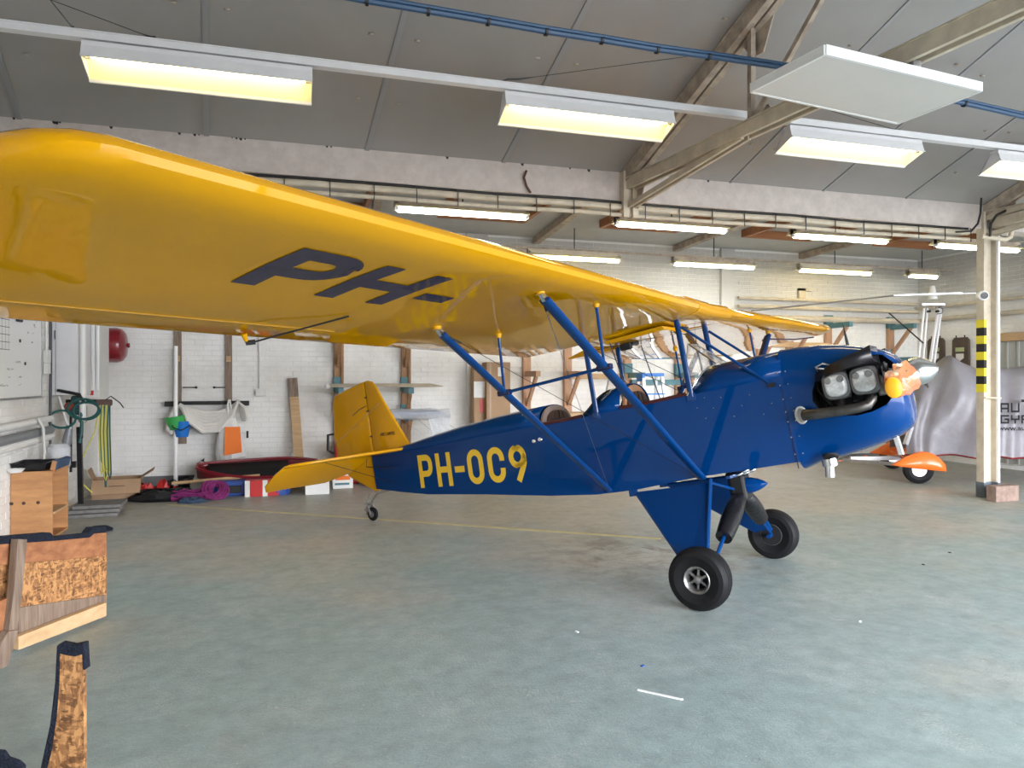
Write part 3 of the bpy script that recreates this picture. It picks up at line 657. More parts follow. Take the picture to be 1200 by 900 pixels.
# little vents and screws on the flank
for (x, z) in ((-1.53, 1.13), (-1.46, 1.135)):
    pb(MB().lathe([(0, 0), (.022, 0), (.016, .012), (0, .014)], B(x, interp(x, HWT)+.003, z), B(0, 1, 0), 12), 'inspection_grommet', 'chrome')
for i in range(11):
    x = -.02 + (i*.071) % .62; z = 1.21 - .22*((i*37) % 10)/10
    pb(MB().lathe([(0, 0), (.0045, 0), (.0035, .003), (0, .004)], B(x, .2985, z), B(0, 1, 0), 8), 'screw_head', 'alu')

# ---- windscreens
def screen(x0, xt, z0, zt, hw, hwt, xa):
    fr = thing  # unused
    t = [B(x0, hw, z0), B(x0, -hw, z0), B(xt, -hwt, zt), B(xt, hwt, zt)]
    g = pb(MB().prism(t, (-.004, 0, 0)), 'windscreen_pane', 'glass', smooth=False)
    for sd in (1, -1):
        q = [B(x0, sd*hw, z0), B(xt, sd*hwt, zt), B(xa, sd*(hw+.07), z0-.10)]
        pb(MB().prism(q, (0, .003, 0)), 'windscreen_pane', 'glass', smooth=False)
        pb(MB().tube([q[0], q[1]], .006, 6).tube([q[1], q[2]], .007, 6), 'windscreen_frame', 'alu')
    pb(MB().tube([t[2], t[3]], .006, 6), 'windscreen_frame', 'alu')
screen(.16, -.05, 1.455, 1.66, .15, .09, -.09)
screen(-.70, -.80, 1.455, 1.56, .10, .06, -.83)

# ---- registration on the flank and under the wing
def stroke(path, w):
    """flat ribbon polygon pieces (quads) of a 2D polyline with mitred joints"""
    n = len(path); L = []; R = []
    for i, p in enumerate(path):
        d0 = (Vector(path[i])-Vector(path[i-1])).normalized() if i else None
        d1 = (Vector(path[i+1])-Vector(path[i])).normalized() if i < n-1 else None
        d = (d0+d1).normalized() if d0 is not None and d1 is not None else (d0 or d1)
        nn = Vector((-d.y, d.x)); k = 1/max(.5, nn.dot(Vector((-(d0 or d1).y, (d0 or d1).x))))
        L.append(Vector(p)+nn*w/2*k); R.append(Vector(p)-nn*w/2*k)
    return [(L[i], L[i+1], R[i+1], R[i]) for i in range(n-1)]
def arc(cx, cy, rx, ry, a0, a1, n=7): return [(cx+rx*math.cos(math.radians(a0+(a1-a0)*i/n)), cy+ry*math.sin(math.radians(a0+(a1-a0)*i/n))) for i in range(n+1)]
def glyph(c, W, H, w):
    e = w/2; r = min(W, H)*.36
    if c == 'H': return [[(e, 0), (e, H)], [(W-e, 0), (W-e, H)], [(w, H*.5), (W-w, H*.5)]]
    if c == 'P': return [[(e, 0), (e, H)], [(w, H-e)] + arc(W-e-r*.8, H-e-r*.8, r*.8, r*.8, 90, 0) + arc(W-e-r*.8, H*.42+r*.8, r*.8, r*.8, 0, -90) + [(w, H*.42)]]
    if c == '-': return [[(0, H*.47), (W, H*.47)]]
    if c == 'O': return [arc(W-e-r, H-e-r, r, r, 90, 0)+arc(W-e-r, e+r, r, r, 0, -90)+arc(e+r, e+r, r, r, -90, -180)+arc(e+r, H-e-r, r, r, 180, 90)+[(W-e-r, H-e)]]
    if c == 'C': return [[(W-e, H*.60)]+arc(W-e-r, H-e-r, r, r, 0, 90)+arc(e+r, H-e-r, r, r, 90, 180)+arc(e+r, e+r, r, r, 180, 270)+arc(W-e-r, e+r, r, r, -90, 0)+[(W-e, H*.40)]]
    if c == '9': return [[(W-e, H*.52)]+arc(W-e-r, H*.44+r, r, r, 0, -90)+arc(e+r, H*.44+r, r, r, -90, -180)+arc(e+r, H-e-r, r, r, 180, 90)+arc(W-e-r, H-e-r, r, r, 90, 0)+[(W-e, H*.6), (W-e, H*.5), (W-e-.02, H*.36), (W*.42, 0)]]
REGX0, REGX1 = -3.075, -1.655
def regmap(u, v):                                # baseline and cap line of the flank lettering
    x = REGX0 + u*1.065; t = (x-REGX0)/(REGX1-REGX0)
    zlo = .885 + (.800-.885)*t; zhi = 1.215 + (1.125-1.215)*t
    z = zlo + (zhi-zlo)*v
    return B(x - .01*(1-v), interp(x, HWT)+.0045, z)
cur = 0; gap = .095
for c, W in (('P', .195), ('H', .20), ('-', .125), ('O', .195), ('C', .195), ('9', .19)):
    for _ in (0,):
        mb = MB()
        for path in glyph(c, W, .30, .054):
            for q in stroke(path, .054): mb.add([regmap(cur+p.x, p.y/.30) for p in q], [(0, 1, 2, 3)])
        pb(mb, {'-': 'lettering_dash'}.get(c, 'lettering_'+('zero' if c == 'O' else 'nine' if c == '9' else c.lower())), 'regyellow', smooth=False, recalc=False, parent=None)
    cur += W + (gap*.45 if c in 'H-' else gap*.55)
print('REGLEN', cur)

# ---- wing
XLE, XTE = .200, -1.41
LOW = [(.200, .055), (.190, .030), (.155, .012), (.08, .0), (-.036, .0), (-.3, .012), (-.6, .014), (-.8165, .006), (-1.1, .012), (-1.38, .028), (-1.41, .034)]
UPP = [(-1.41, .046), (-1.2, .085), (-.9, .135), (-.55, .172), (-.25, .182), (-.036, .172), (.07, .148), (.14, .117), (.185, .085)]
def wsec(s, xle, xte, zt=1.0, zoff=0):
    out = []
    for x, z in LOW+UPP:
        k = (x-XTE)/(XLE-XTE); xx = xte + (xle-xte)*k
        out.append(B(xx, s, zund(xx, s) + zoff + (z-.05)*zt + .05))
    return out
def wing(sd, tip, root, name):
    rg = []
    ss = [root] + [root + (tip-.40-root)*k/12 for k in range(1, 13)] + [tip-.40*(1-math.sin(PI/2*k/8)) for k in range(1, 9)]
    for s in ss:
        q = max(0, (s-(tip-.40))/.40); xl = XLE - .62*(1-math.sqrt(max(0, 1-q*q)))**1.15; xt = XTE + .30*(1-math.sqrt(max(0, 1-q*q)))
        rg.append(wsec(sd*s, xl, xt, max(.10, math.sqrt(max(0, 1-q**3))) if q else 1, .02*q))
    return pb(MB().rings(rg), name, 'yellow', ang=40)
TIPN, TIPF = 4.90, 4.46
wn_ = wing(1, TIPN, .365, 'starboard_wing')
wf_ = wing(-1, TIPF, .365, 'port_wing')
cs = []
for s in (-.363, -.2, 0, .2, .363): cs.append(wsec(s, XLE, -.95))
pb(MB().rings(cs), 'centre_section', 'yellow', ang=40)
# shallow yellow box under the centre section
pb(MB().prism([B(-.16, .27, zund(0, .3)-.005), B(-.16, -.27, zund(0, .3)-.005), B(-.16, -.24, zund(0, .3)-.035), B(-.16, .24, zund(0, .3)-.035)], (-.52, 0, 0)), 'centre_section_box', 'yellow', smooth=False, bevel=.004)
# aileron gap along the trailing edge and hinge stations
for sd, a, b_ in ((1, 2.75, 4.55), (-1, 2.6, 4.2)):
    pb(MB().bar(B(-1.10, sd*a, zund(-1.1, a)+.0085), B(-1.10, sd*b_, zund(-1.1, b_)+.0085), .012, .006), 'aileron_gap', mat('aileron_seam', (.33, .165, .004), .6), smooth=False)
# letters under the starboard wing
def under(x, s):
    k = (x-XTE)/(XLE-XTE); zs = None
    for (a, za), (b2, zb) in zip(LOW[:-1], LOW[1:]):
        if b2 <= x <= a: zs = zb + (za-zb)*(x-b2)/(a-b2); break
    return B(x, s, zund(x, s) + (zs or .0) - .0035)
def wlet(c, s0, W, xb, xt, w):
    mb = MB(); H = xt-xb
    for path in glyph(c, W, H, w):
        fine = []
        for a, b2 in zip(path[:-1], path[1:]):
            n = max(1, int((Vector(b2)-Vector(a)).length/.08)); fine += [tuple(Vector(a).lerp(Vector(b2), i/n)) for i in range(n)]
        fine.append(path[-1])
        for q in stroke(fine, w): mb.add([under(xb+p.y, s0-p.x) for p in q], [(0, 1, 2, 3)])
    pb(mb, 'wing_lettering_'+{'-': 'dash'}.get(c, c.lower()), 'navy', smooth=False, recalc=False)
wlet('P', 3.76, .40, -.56, -.07, .115)
wlet('H', 3.31, .44, -.58, -.08, .115)
MBd = MB()
for q in stroke([(0, 0), (.22, 0)], .10): MBd.add([under(-.38+p.y, 2.79-p.x) for p in q], [(0, 1, 2, 3)])
pb(MBd, 'wing_lettering_dash', 'navy', smooth=False, recalc=False)
# tie-down ring and strap at the aft spar, pitot probe
pb(MB().tube([B(-1.28, 3.22, zund(-1.28, 3.22)+.01), B(-1.30, 3.19, zund(0, 3.2)-.055)], [.018, .008], 8), 'tie_down_fitting', 'yellow')
pb(MB().tube([B(-1.30, 3.18, zund(0, 3.2)-.05), B(-1.12, 3.12, zund(0, 3.2)-.045), B(-.78, 2.92, zund(-.78, 2.9)-.002)], .005, 6), 'aileron_cable', 'blackcable')
pb(MB().tube([B(-1.30, 3.20, zund(0, 3.2)-.048), B(-1.27, 3.16, zund(0, 3.2)-.048)], .014, 8), 'aileron_horn_end', 'ink')

# ---- lift struts, jury struts, cabane
ysl, ysu, yj = .235, 2.178, 1.54
LF, LR = (-.072, .621), (-.867, .621)
for sd in (1, -1):
    uF = B(XSU, sd*ysu, zund(XSU, ysu)-.01); uR = B(XRU, sd*ysu, zund(XRU, ysu)-.01)
    lF = B(LF[0], sd*(ysl+.06), LF[1]); lR = B(LR[0], sd*(ysl+.06), LR[1])
    f1 = pb(MB().foil(lF, uF.lerp(lF, .02), .075, .032, (1, 0, 0)), 'front_lift_strut', 'strutblue', ang=50)
    f2 = pb(MB().foil(lR, uR.lerp(lR, .02), .070, .030, (1, 0, 0)), 'rear_lift_strut', 'strutblue', ang=50)
    for u_, l_, f_ in ((uF, lF, f1), (uR, lR, f2)):
        d = (l_-u_).normalized()
        pb(MB().bar(u_+d*.05, u_-Vector((0, 0, -.03)), .022, .045), 'strut_fitting', 'chrome', smooth=False)
        pb(MB().lathe([(0, 0), (.034, 0), (.026, .02), (0, .025)], u_+Vector((0, 0, .022)), (0, 0, -1), 10), 'fitting_boot', 'yellow')
    t = (yj-ysl)/(ysu-ysl); jF = lF.lerp(uF, t); jR = lR.lerp(uR, t)
    pb(MB().tube([jF, jR], .011, 8), 'jury_strut', 'strutblue'); pb(MB().tube([jF, B(XSU, sd*yj, zund(XSU, yj))], .010, 8), 'jury_strut', 'strutblue'); pb(MB().tube([jR, B(XRU, sd*yj, zund(XRU, yj))], .010, 8), 'jury_strut', 'strutblue')
    for jj in (jF, jR): pb(MB().obox(jj, (.10, .045, .035)), 'jury_clamp', 'navy', smooth=False, bevel=.006)
    for jx in (XSU, XRU): pb(MB().lathe([(0, 0), (.026, 0), (.016, .03), (0, .034)], B(jx, sd*yj, zund(jx, yj)+.01), (0, 0, -1), 10), 'jury_boot', 'yellow')
    cF = B(-.03, sd*.297, 1.235); cR = B(-.86, sd*.297, 1.235); tF = B(-.028, sd*.292, zund(0, .3)+.01); tR = B(-.85, sd*.292, zund(-.8, .3)+.01)
    pb(MB().foil(cF, tF, .046, .024, (1, 0, 0)), 'cabane_strut', 'strutblue', ang=50)
    pb(MB().foil(cR, tR, .046, .024, (1, 0, 0)), 'cabane_strut', 'strutblue', ang=50)
    pb(MB().tube([B(.0, sd*.293, zund(0, .3)-.06), B(.574, sd*.300, 1.205)], .011, 8), 'cabane_brace', 'strutblue')
    pb(MB().obox(B(.574, sd*.302, 1.205), (.05, .02, .03)), 'brace_fitting', 'darkmetal', smooth=False)
    for c_ in (cF, cR): pb(MB().obox(c_, (.07, .014, .06)), 'cabane_fitting', 'strutblue', smooth=False, bevel=.003)
    # bracing wires between the struts and from the tail
    pb(MB().tube([uR, lF.lerp(B(0, 0, 0), 0)], .0022, 4), 'bracing_wire', 'darkmetal')
    pb(MB().tube([uF, lR], .0022, 4), 'bracing_wire', 'alu')
    pb(MB().tube([uR.lerp(lF, .0), uR.lerp(lF, .075)], .006, 6), 'turnbuckle', 'ink'); pb(MB().tube([uF.lerp(lR, .0), uF.lerp(lR, .06)], .006, 6), 'turnbuckle', 'ink')
    pb(MB().tube([tR, cF], .0025, 4), 'bracing_wire', 'darkmetal')
    pb(MB().tube([B(-.62, sd*.292, 1.80), B(-.53, sd*.29, 1.25)], .005, 5), 'control_cable', 'blackcable')
pb(MB().tube([tF, B(-.028, -.292, zund(0, .3)-.0)], .01, 6), 'cross_tube', 'strutblue')
pb(MB().tube([B(-.85, .292, zund(-.8, .3)-.05), B(-.028, -.292, zund(0, .3)-.02)], .0025, 5), 'bracing_wire', 'darkmetal')
pb(MB().obox(B(-.60, .05, 1.77), (.10, .05, .06)).obox(B(-.55, .0, 1.79), (.05, .12, .03)), 'aileron_pulley', 'ink', smooth=False, bevel=.01, kind='stuff')
# pitot probe under the port wing
pb(MB().tube([B(XSU-.05, -ysu, zund(0, ysu)-.06), B(XSU+.02, -3.1, zund(0, 3.1)-.06), B(XSU+.08, -3.8, zund(0, 3.8)-.03)], .009, 6), 'aileron_push_rod', 'navy')

# ---- tail
def slabpoly(pts, th, name, m, horiz=False, s0=0, **k):
    """rounded-edge flat surface: pts (x,z) vertical or (x,s,z) free"""
    n = len(pts); c = [sum(p[i] for p in pts)/n for i in range(len(pts[0]))]; mb = MB(); rg = []
    for f_, o_ in ((0, .0), (.012, .7), (.035, 1), (.035, -1), (.012, -.7), (0, 0)):
        pass
    def ins(p, d):
        v = Vector(c)-Vector(p); L = v.length; return Vector(p)+v*(d/L)
    lay = [(.03, 1), (.008, .8), (0, .3), (0, -.3), (.008, -.8), (.03, -1)]
    for d, o_ in lay:
        r = []
        for p in pts:
            q = ins(p, d)
            r.append(B(q[0], s0+o_*th/2, q[1]) if len(p) == 2 else B(q[0], q[1], q[2]+o_*th/2))
        rg.append(r)
    return pb(mb.rings(rg), name, m, ang=50, **k)
slabpoly([(-3.25, 1.325), (-3.40, 1.60), (-3.56, 1.90), (-3.63, 2.05), (-3.68, 2.105), (-3.745, 2.13), (-3.785, 2.128), (-3.79, 1.32)], .036, 'fin', 'yellow')
rud = slabpoly([(-3.80, 2.127), (-3.86, 2.125), (-4.20, 2.085), (-4.31, 2.06), (-4.345, 1.99), (-4.40, 1.62), (-4.38, 1.38), (-4.34, 1.24), (-4.22, 1.12), (-3.98, .99), (-3.86, .93), (-3.80, .93)], .034, 'rudder', 'yellow')
for z in (1.95, 1.80, 1.52): pb(MB().box(-3.81, -3.78, -.024, .024, z-.008, z+.008), 'hinge', 'ink', rud, smooth=False)
pb(MB().tube([B(-3.80, .02, 1.86), B(-3.87, .07, 1.83), B(-3.95, .10, 1.78)], .004, 5), 'rudder_horn', 'ink', rud)
fs = MB()
for k in range(7): fs.box(-3.60+k*.024, -3.60+k*.024+.014, -.0195, -.0185, 1.545, 1.575) if False else fs.add([B(-3.53+k*.020, .0195, 1.545-k*.001), B(-3.516+k*.020, .0195, 1.545-k*.001), B(-3.512+k*.020, .0195, 1.575-k*.001), B(-3.526+k*.020, .0195, 1.575-k*.001)], [(0, 1, 2, 3)])
ft = bpy.data.curves.new('fin_lettering', 'FONT'); ft.body = 'AIRCAMPER'; ft.size = .052; ft.offset = .0008
fo = bpy.data.objects.new('tmp', ft); COL.objects.link(fo); dg = bpy.context.evaluated_depsgraph_get(); me = bpy.data.meshes.new_from_object(fo.evaluated_get(dg)); bpy.data.objects.remove(fo)
def textmesh(body, size, name, m, place, parent=None, offset=0.0, sx=1.0, shear=0.0, kind=None, xf=None):
    c = bpy.data.curves.new(name, 'FONT'); c.body = body; c.size = size; c.offset = offset; c.resolution_u = 3
    o = bpy.data.objects.new('tmp', c); COL.objects.link(o); dg = bpy.context.evaluated_depsgraph_get()
    me = bpy.data.meshes.new_from_object(o.evaluated_get(dg)); bpy.data.objects.remove(o)
    for v in me.vertices:
        p = place(v.co.x*sx + shear*v.co.y, v.co.y); v.co = (xf @ p) if xf else p
    me.materials.clear(); me.materials.append(M[m])
    o = bpy.data.objects.new(name, me); COL.objects.link(o)
    if parent: o.parent = parent
    if kind: o['kind'] = kind
    return o
textmesh('AIRCAMPER', .052, 'fin_lettering', 'ink', lambda x, y: B(-3.655+x, .0195, 1.50+y-.08*x), plane, .001, .8, xf=XF)
for sd in (1, -1):
    slabpoly([(-3.27, sd*.03, 1.315), (-3.36, sd*.35, 1.312), (-3.52, sd*.85, 1.305), (-3.64, sd*1.12, 1.30), (-3.72, sd*1.19, 1.30), (-3.79, sd*1.20, 1.295), (-3.79, sd*.03, 1.315)], .03, 'stabilizer', 'yellow')
    slabpoly([(-3.80, sd*.06, 1.31), (-3.80, sd*1.20, 1.29), (-3.92, sd*1.22, 1.235), (-4.10, sd*1.21, 1.15), (-4.18, sd*1.15, 1.105), (-4.17, sd*.95, 1.11), (-4.16, sd*.42, 1.115), (-4.02, sd*.16, 1.18)], .028, 'elevator', 'yellow')
    pb(MB().tube([B(-3.5, sd*.03, .97), B(-3.62, sd*.85, 1.29)], .003, 4), 'tail_wire', 'darkmetal'); pb(MB().tube([B(-3.6, sd*.02, 1.85), B(-3.66, sd*.9, 1.31)], .0015, 4), 'tail_wire', 'alu')
    pb(MB().tube([B(-3.82, sd*.10, 1.30), B(-3.83, sd*.12, 1.20), B(-3.4, sd*.16, 1.14)], .005, 5), 'elevator_cable', 'ink')
# tail wheel
tw = Matrix.Identity(4)
pb(MB().tube([B(-3.62, 0, .92), B(-3.86, 0, .90), B(-3.98, 0, .80), B(-4.06, 0, .70)], .016, 8, flat=.5), 'tail_spring', 'alu')
TW = XF.inverted() @ Vector((-4.02, 0, .075)); TC = Vector(TW)
pb(MB().bar(B(-4.06, 0, .73), TC+Vector((-.03, 0, .10)), .03, .05).bar(TC+Vector((-.03, .035, .10)), TC+Vector((0, .035, 0)), .012, .03).bar(TC+Vector((-.03, -.035, .10)), TC+Vector((0, -.035, 0)), .012, .03), 'tail_fork', 'alu', smooth=False, bevel=.003)
pb(MB().lathe([(.0, -.02), (.052, -.02), (.070, -.012), (.074, 0), (.070, .012), (.052, .02), (0, .02)], TC, (0, 1, 0), 24), 'tail_tyre', 'rubber')
pb(MB().lathe([(.0, -.022), (.036, -.022), (.036, .022), (0, .022)], TC, (0, 1, 0), 16), 'tail_wheel_hub', 'castalu')
pb(MB().tube([B(-3.95, .0, .93), B(-4.05, .02, .80), TC+Vector((-.05, 0, .13))], .008, 6), 'steering_arm', 'alu')

# ---- cowling with engine openings
CST = [(.636, .298, .578, 1.453, 3.8), (.66, .298, .585, 1.452, 3.6), (.75, .305, .612, 1.448, 3.2), (.90, .335, .630, 1.432, 3.0), (1.05, .352, .655, 1.395, 2.8), (1.18, .345, .685, 1.350, 2.7), (1.28, .315, .715, 1.305, 2.6), (1.345, .270, .755, 1.255, 2.5), (1.375, .225, .800, 1.205, 2.4), (1.385, .15, .87, 1.13, 2.3)]
rg = []
for x, hw, zb, zt, p in CST:
    r = []
    for i in range(48):
        a = 2*PI*i/48; c = math.cos(a); s_ = math.sin(a)
        r.append(B(x, math.copysign(abs(c)**(2/p), c)*hw, (zb+zt)/2 + math.copysign(abs(s_)**(2/p), s_)*(zt-zb)/2))
    rg.append(r)
cowl = pb(MB().rings(rg), 'cowling', 'blue', ang=45)
cowl.data.materials.append(M['matblack'])
op = [(.825, 1.041), (.838, 1.11), (.865, 1.165), (.925, 1.215), (1.0, 1.245), (1.10, 1.272), (1.20, 1.285), (1.29, 1.265), (1.345, 1.20), (1.358, 1.11), (1.34, 1.01), (1.27, .935), (1.18, .905), (1.08, .895), (.98, .915), (.89, .955), (.85, .99)]
for sd in (1, -1):
    cut = MB().prism([B(x, sd*.13, z) for x, z in op], B(0, sd*.5, 0)); co_ = cut.build('cutter', M['matblack'], plane, XF, smooth=False)
    co_.data.materials.clear(); co_.data.materials.append(M['matblack'])
    md = cowl.modifiers.new('bool', 'BOOLEAN'); md.object = co_; md.operation = 'DIFFERENCE'; md.solver = 'EXACT'; md.material_mode = 'TRANSFER'
    bpy.context.view_layer.update(); dg = bpy.context.evaluated_depsgraph_get()
    me = bpy.data.meshes.new_from_object(cowl.evaluated_get(dg)); cowl.modifiers.clear(); cowl.data = me; bpy.data.objects.remove(co_)
me.polygons.foreach_set('use_smooth', [True]*len(me.polygons)); me.set_sharp_from_angle(angle=math.radians(40))
jr = []
for i in range(25):
    a = PI*i/24; c = math.cos(a); s_ = math.sin(a); p = 3.4
    jr.append(B(.634, math.copysign(abs(c)**(2/p), c)*.296, 1.025+abs(s_)**(2/p)*.428))
pb(MB().tube([B(.634, .299, .60)]+jr+[B(.634, -.299, .60)], .0035, 5), 'cowl_joint', 'navy')
for z in (.70, .82, .93, 1.00, 1.09, 1.19, 1.28):
    for dx in (-.025, .03): pb(MB().lathe([(0, 0), (.0055, 0), (.004, .004), (0, .005)], B(.655+dx, .3005 if dx < 0 else .302, z), B(0, 1, 0), 8), 'cowl_screw', 'alu')
for sd in (1, -1):
    # black cooling duct over the cylinders
    s1, s2 = sd*.15, sd*.44
    dk = MB().rings([[B(.88, sd*.20, 1.235), B(.88, sd*.33, 1.215), B(.88, sd*.36, 1.16), B(.88, sd*.20, 1.14)],
                     [B(1.02, sd*.17, 1.275), B(1.02, sd*.40, 1.262), B(1.02, sd*.42, 1.20), B(1.02, sd*.17, 1.18)],
                     [B(1.265, sd*.17, 1.325), B(1.265, sd*.435, 1.325), B(1.265, sd*.44, 1.235), B(1.265, sd*.17, 1.21)]], cap=False)
    pb(dk, 'cooling_duct', 'black', ang=30, solid=.006)
    for k, x in enumerate((1.005, 1.180)):
        hd = MB()
        for s0_, s1_, hz_ in ((.15, .19, .075), (.20, .24, .08), (.25, .29, .085), (.30, .335, .09)):
            hd.box(x-.07, x+.07, -sd*s1_ if sd > 0 else s0_, -sd*s0_ if sd > 0 else s1_, 1.11-hz_, 1.11+hz_)
        cyl = pb(hd, 'cylinder_head', 'darkmetal', smooth=False, bevel=.006)
        def sq(r_, h_, p=3.6, n=28): 
            return [B(x + math.copysign(abs(math.cos(2*PI*i/n))**(2/p), math.cos(2*PI*i/n))*r_, sd*h_, 1.112 + math.copysign(abs(math.sin(2*PI*i/n))**(2/p), math.sin(2*PI*i/n))*r_*1.04) for i in range(n)]
        pb(MB().rings([sq(.088, .335), sq(.090, .365), sq(.084, .385), sq(.072, .388)]), 'rocker_cover_rim', 'rimalu', cyl, ang=30)
        pb(MB().rings([sq(.070, .386, 2.8), sq(.064, .412, 2.8), sq(.052, .42, 2.6)]), 'rocker_cover', 'coveralu', cyl, ang=30)
        for ex in (-.038, .038): pb(MB().lathe([(.024, 0), (.02, .012), (0, .014)], B(x+ex, sd*.415, 1.15), B(0, sd, 0), 12), 'cover_boss', 'castalu', cyl)
        for a in range(4):
            th = PI/4+a*PI/2; pb(MB().lathe([(0, 0), (.009, 0), (.009, .012), (0, .012)], B(x+.098*math.cos(th)*.98, sd*.365, 1.112+.098*math.sin(th)), B(0, sd, 0), 6), 'cover_bolt', 'darkmetal', cyl)
    e = sd
    pb(MB().tube([B(1.185, e*.29, 1.03), B(1.19, e*.335, .985), B(1.165, e*.36, .955), B(1.10, e*.375, .945), B(1.0, e*.385, .945), B(.90, e*.39, .948), B(.80, e*.385, .955), B(.765, e*.37, .957)], [.032, .034, .036, .036, .036, .036, .038, .040], 14), 'exhaust_pipe', 'exhaust')
    pb(MB().tube([B(.995, e*.29, 1.03), B(1.0, e*.34, .99), B(1.01, e*.375, .955)], .032, 12), 'exhaust_branch', 'exhaust')
    pb(MB().lathe([(.052, 0), (.062, .002), (.062, .008), (.050, .010), (.048, .0)], B(.742, e*.345, .96), B(-.6, e*.8, 0), 20), 'exhaust_collar', 'purewhite')
    pb(MB().lathe([(0, 0), (.052, 0), (.052, .006), (0, .006)], B(.752, e*.335, .96), B(-.6, e*.8, 0), 20), 'exhaust_hole', 'matblack')
    pb(MB().tube([B(1.255, e*.26, 1.10), B(1.262, e*.33, 1.06), B(1.265, e*.34, 1.0)], [.035, .03, .024], 12), 'intake_duct', 'castalu')
    pb(MB().prism([B(1.22, e*.25, 1.21), B(1.262, e*.30, 1.20), B(1.268, e*.30, 1.05), B(1.24, e*.25, 1.06)], (0, -.01*e, 0)), 'baffle_plate', 'alu', smooth=False)
    pb(MB().prism([B(1.275, e*.22, 1.19), B(1.34, e*.22, 1.155), B(1.345, e*.22, 1.12), B(1.27, e*.22, 1.09)], (0, -.01*e, 0)), 'engine_bracket', 'alu', smooth=False)
    for pts_, r_ in (([B(.86, e*.27, 1.19), B(.88, e*.31, 1.10), B(.93, e*.30, 1.0), B(.95, e*.28, .95)], .009), ([B(1.30, e*.28, 1.21), B(1.315, e*.30, 1.08), B(1.30, e*.28, .97), B(1.26, e*.26, .93)], .010),
                     ([B(.93, e*.30, 1.225), B(.90, e*.36, 1.262), B(.95, e*.37, 1.275), B(.99, e*.33, 1.255)], .006), ([B(.90, e*.30, 1.215), B(.90, e*.35, 1.25), B(.93, e*.38, 1.245), B(.97, e*.36, 1.235)], .005), ([B(1.08, e*.30, 1.02), B(1.09, e*.34, .99), B(1.13, e*.34, .985), B(1.22, e*.30, 1.0)], .009)):
        pb(MB().tube([p for p in pts_], r_, 6), 'engine_hose', 'ink' if r_ > .007 else 'alu')
    pb(MB().lathe([(0, 0), (.018, 0), (.018, .05), (0, .05)], B(1.30, e*.26, 1.15), (0, 0, 1), 10).lathe([(0, 0), (.012, 0), (.012, .03), (0, .03)], B(.90, e*.25, .97), (0, 0, 1), 8), 'engine_fitting', 'darkmetal', kind='stuff')
# bottom exhaust stub
pb(MB().lathe([(.045, 0), (.05, .0), (.05, .05), (.04, .05), (.0, .045)], B(.83, .24, .635), (0, 0, -1), 18), 'exhaust_stub_collar', 'chrome')
pb(MB().lathe([(.0, 0), (.032, 0), (.032, .12), (.027, .12), (.026, .02), (0, .02)], B(.83, .24, .63), (-.15, 0, -1), 18), 'exhaust_stub', 'chrome')
pb(MB().lathe([(.0, 0), (.055, 0), (.05, .012), (0, .013)], B(.85, .262, .655), B(0, .5, -1), 18), 'stub_hole', 'matblack')
# chin intake under the nose (silver) 
pb(MB().bar(B(1.24, .06, .73), B(1.25, .06, .585), .05, .035), 'chin_pipe', 'chrome', smooth=False, bevel=.004)
# ---- propeller: hub, bagged blades, spinner
pb(MB().lathe([(0, 0), (.095, 0), (.098, .03), (.090, .07), (.068, .11), (.036, .145), (.012, .157), (0, .16)], B(1.415, 0, 1.118), (1, 0, -.02), 28), 'spinner', 'chrome')
pb(MB().lathe([(0, 0), (.06, 0), (.06, .05), (0, .05)], B(1.375, 0, 1.118), (1, 0, 0), 20), 'propeller_hub', 'alu')
def blade(ang, cover):
    c = B(1.405, 0, 1.118); d = B(0, math.cos(ang), math.sin(ang)); n = B(0, -math.sin(ang), math.cos(ang)); X = Vector((1, 0, 0)); rg = []
    tab = [(.04, .05, .02), (.14, .055, .026), (.3, .065, .018), (.5, .060, .013), (.7, .048, .009), (.84, .03, .006), (.86, .01, .003)]
    for r_, w_, t_ in tab:
        tw_ = math.radians(55-45*r_/.86); cd = n*math.cos(tw_)+X*math.sin(tw_); td = cd.cross(d)
        rg.append([c+d*r_+cd*w_*a*.5*2+td*t_*b for a, b in ((1, 0), (.5, .8), (-.2, 1), (-1, 0), (-.2, -.5), (.5, -.5))])
    return pb(MB().rings(rg), 'propeller_blade', 'ink', ang=60)
blade(math.radians(186), 0); BA = math.radians(6-12)
blade(BA, 0)
c = B(1.405, 0, 1.118); dn = B(0, math.cos(BA), math.sin(BA)); rg = []
x_, y_, _d = basis(dn, (1, 0, 0))
for k, (r_, a_, b_) in enumerate(((.05, .05, .05), (.11, .085, .06), (.2, .095, .065), (.32, .09, .06), (.44, .095, .055), (.56, .085, .055), (.68, .085, .05), (.78, .075, .048), (.86, .066, .045), (.89, .055, .035))):
    rng = random.Random(k+3); tw_ = math.radians(80-15*r_/.9)
    u_ = x_*math.cos(tw_)+y_*math.sin(tw_); v_ = y_*math.cos(tw_)-x_*math.sin(tw_)
    rg.append([c+dn*(r_+.02*rng.uniform(-1, 1))+(v_*math.cos(2*PI*i/16)*a_+u_*math.sin(2*PI*i/16)*b_)*(1+.20*rng.uniform(-1, 1)) for i in range(16)])
pb(MB().rings(rg), 'blade_cover', 'orangebag', ang=20, label='crinkled orange plastic bag over the propeller blade')
e_ = c+dn*.89; tw_ = math.radians(10); u_ = x_*math.cos(tw_)+y_*math.sin(tw_); v_ = y_*math.cos(tw_)-x_*math.sin(tw_)
pb(MB().rings([[e_+dn*h_+(Vector((0, 0, 1))*math.cos(2*PI*i/16)*.062*q_+Vector((1, 0, 0))*math.sin(2*PI*i/16)*.045*q_) for i in range(16)] for h_, q_ in ((0, 1), (.02, .95), (.03, .6))]), 'cover_end', 'yellowblade', label='yellow end of the wrapped blade')
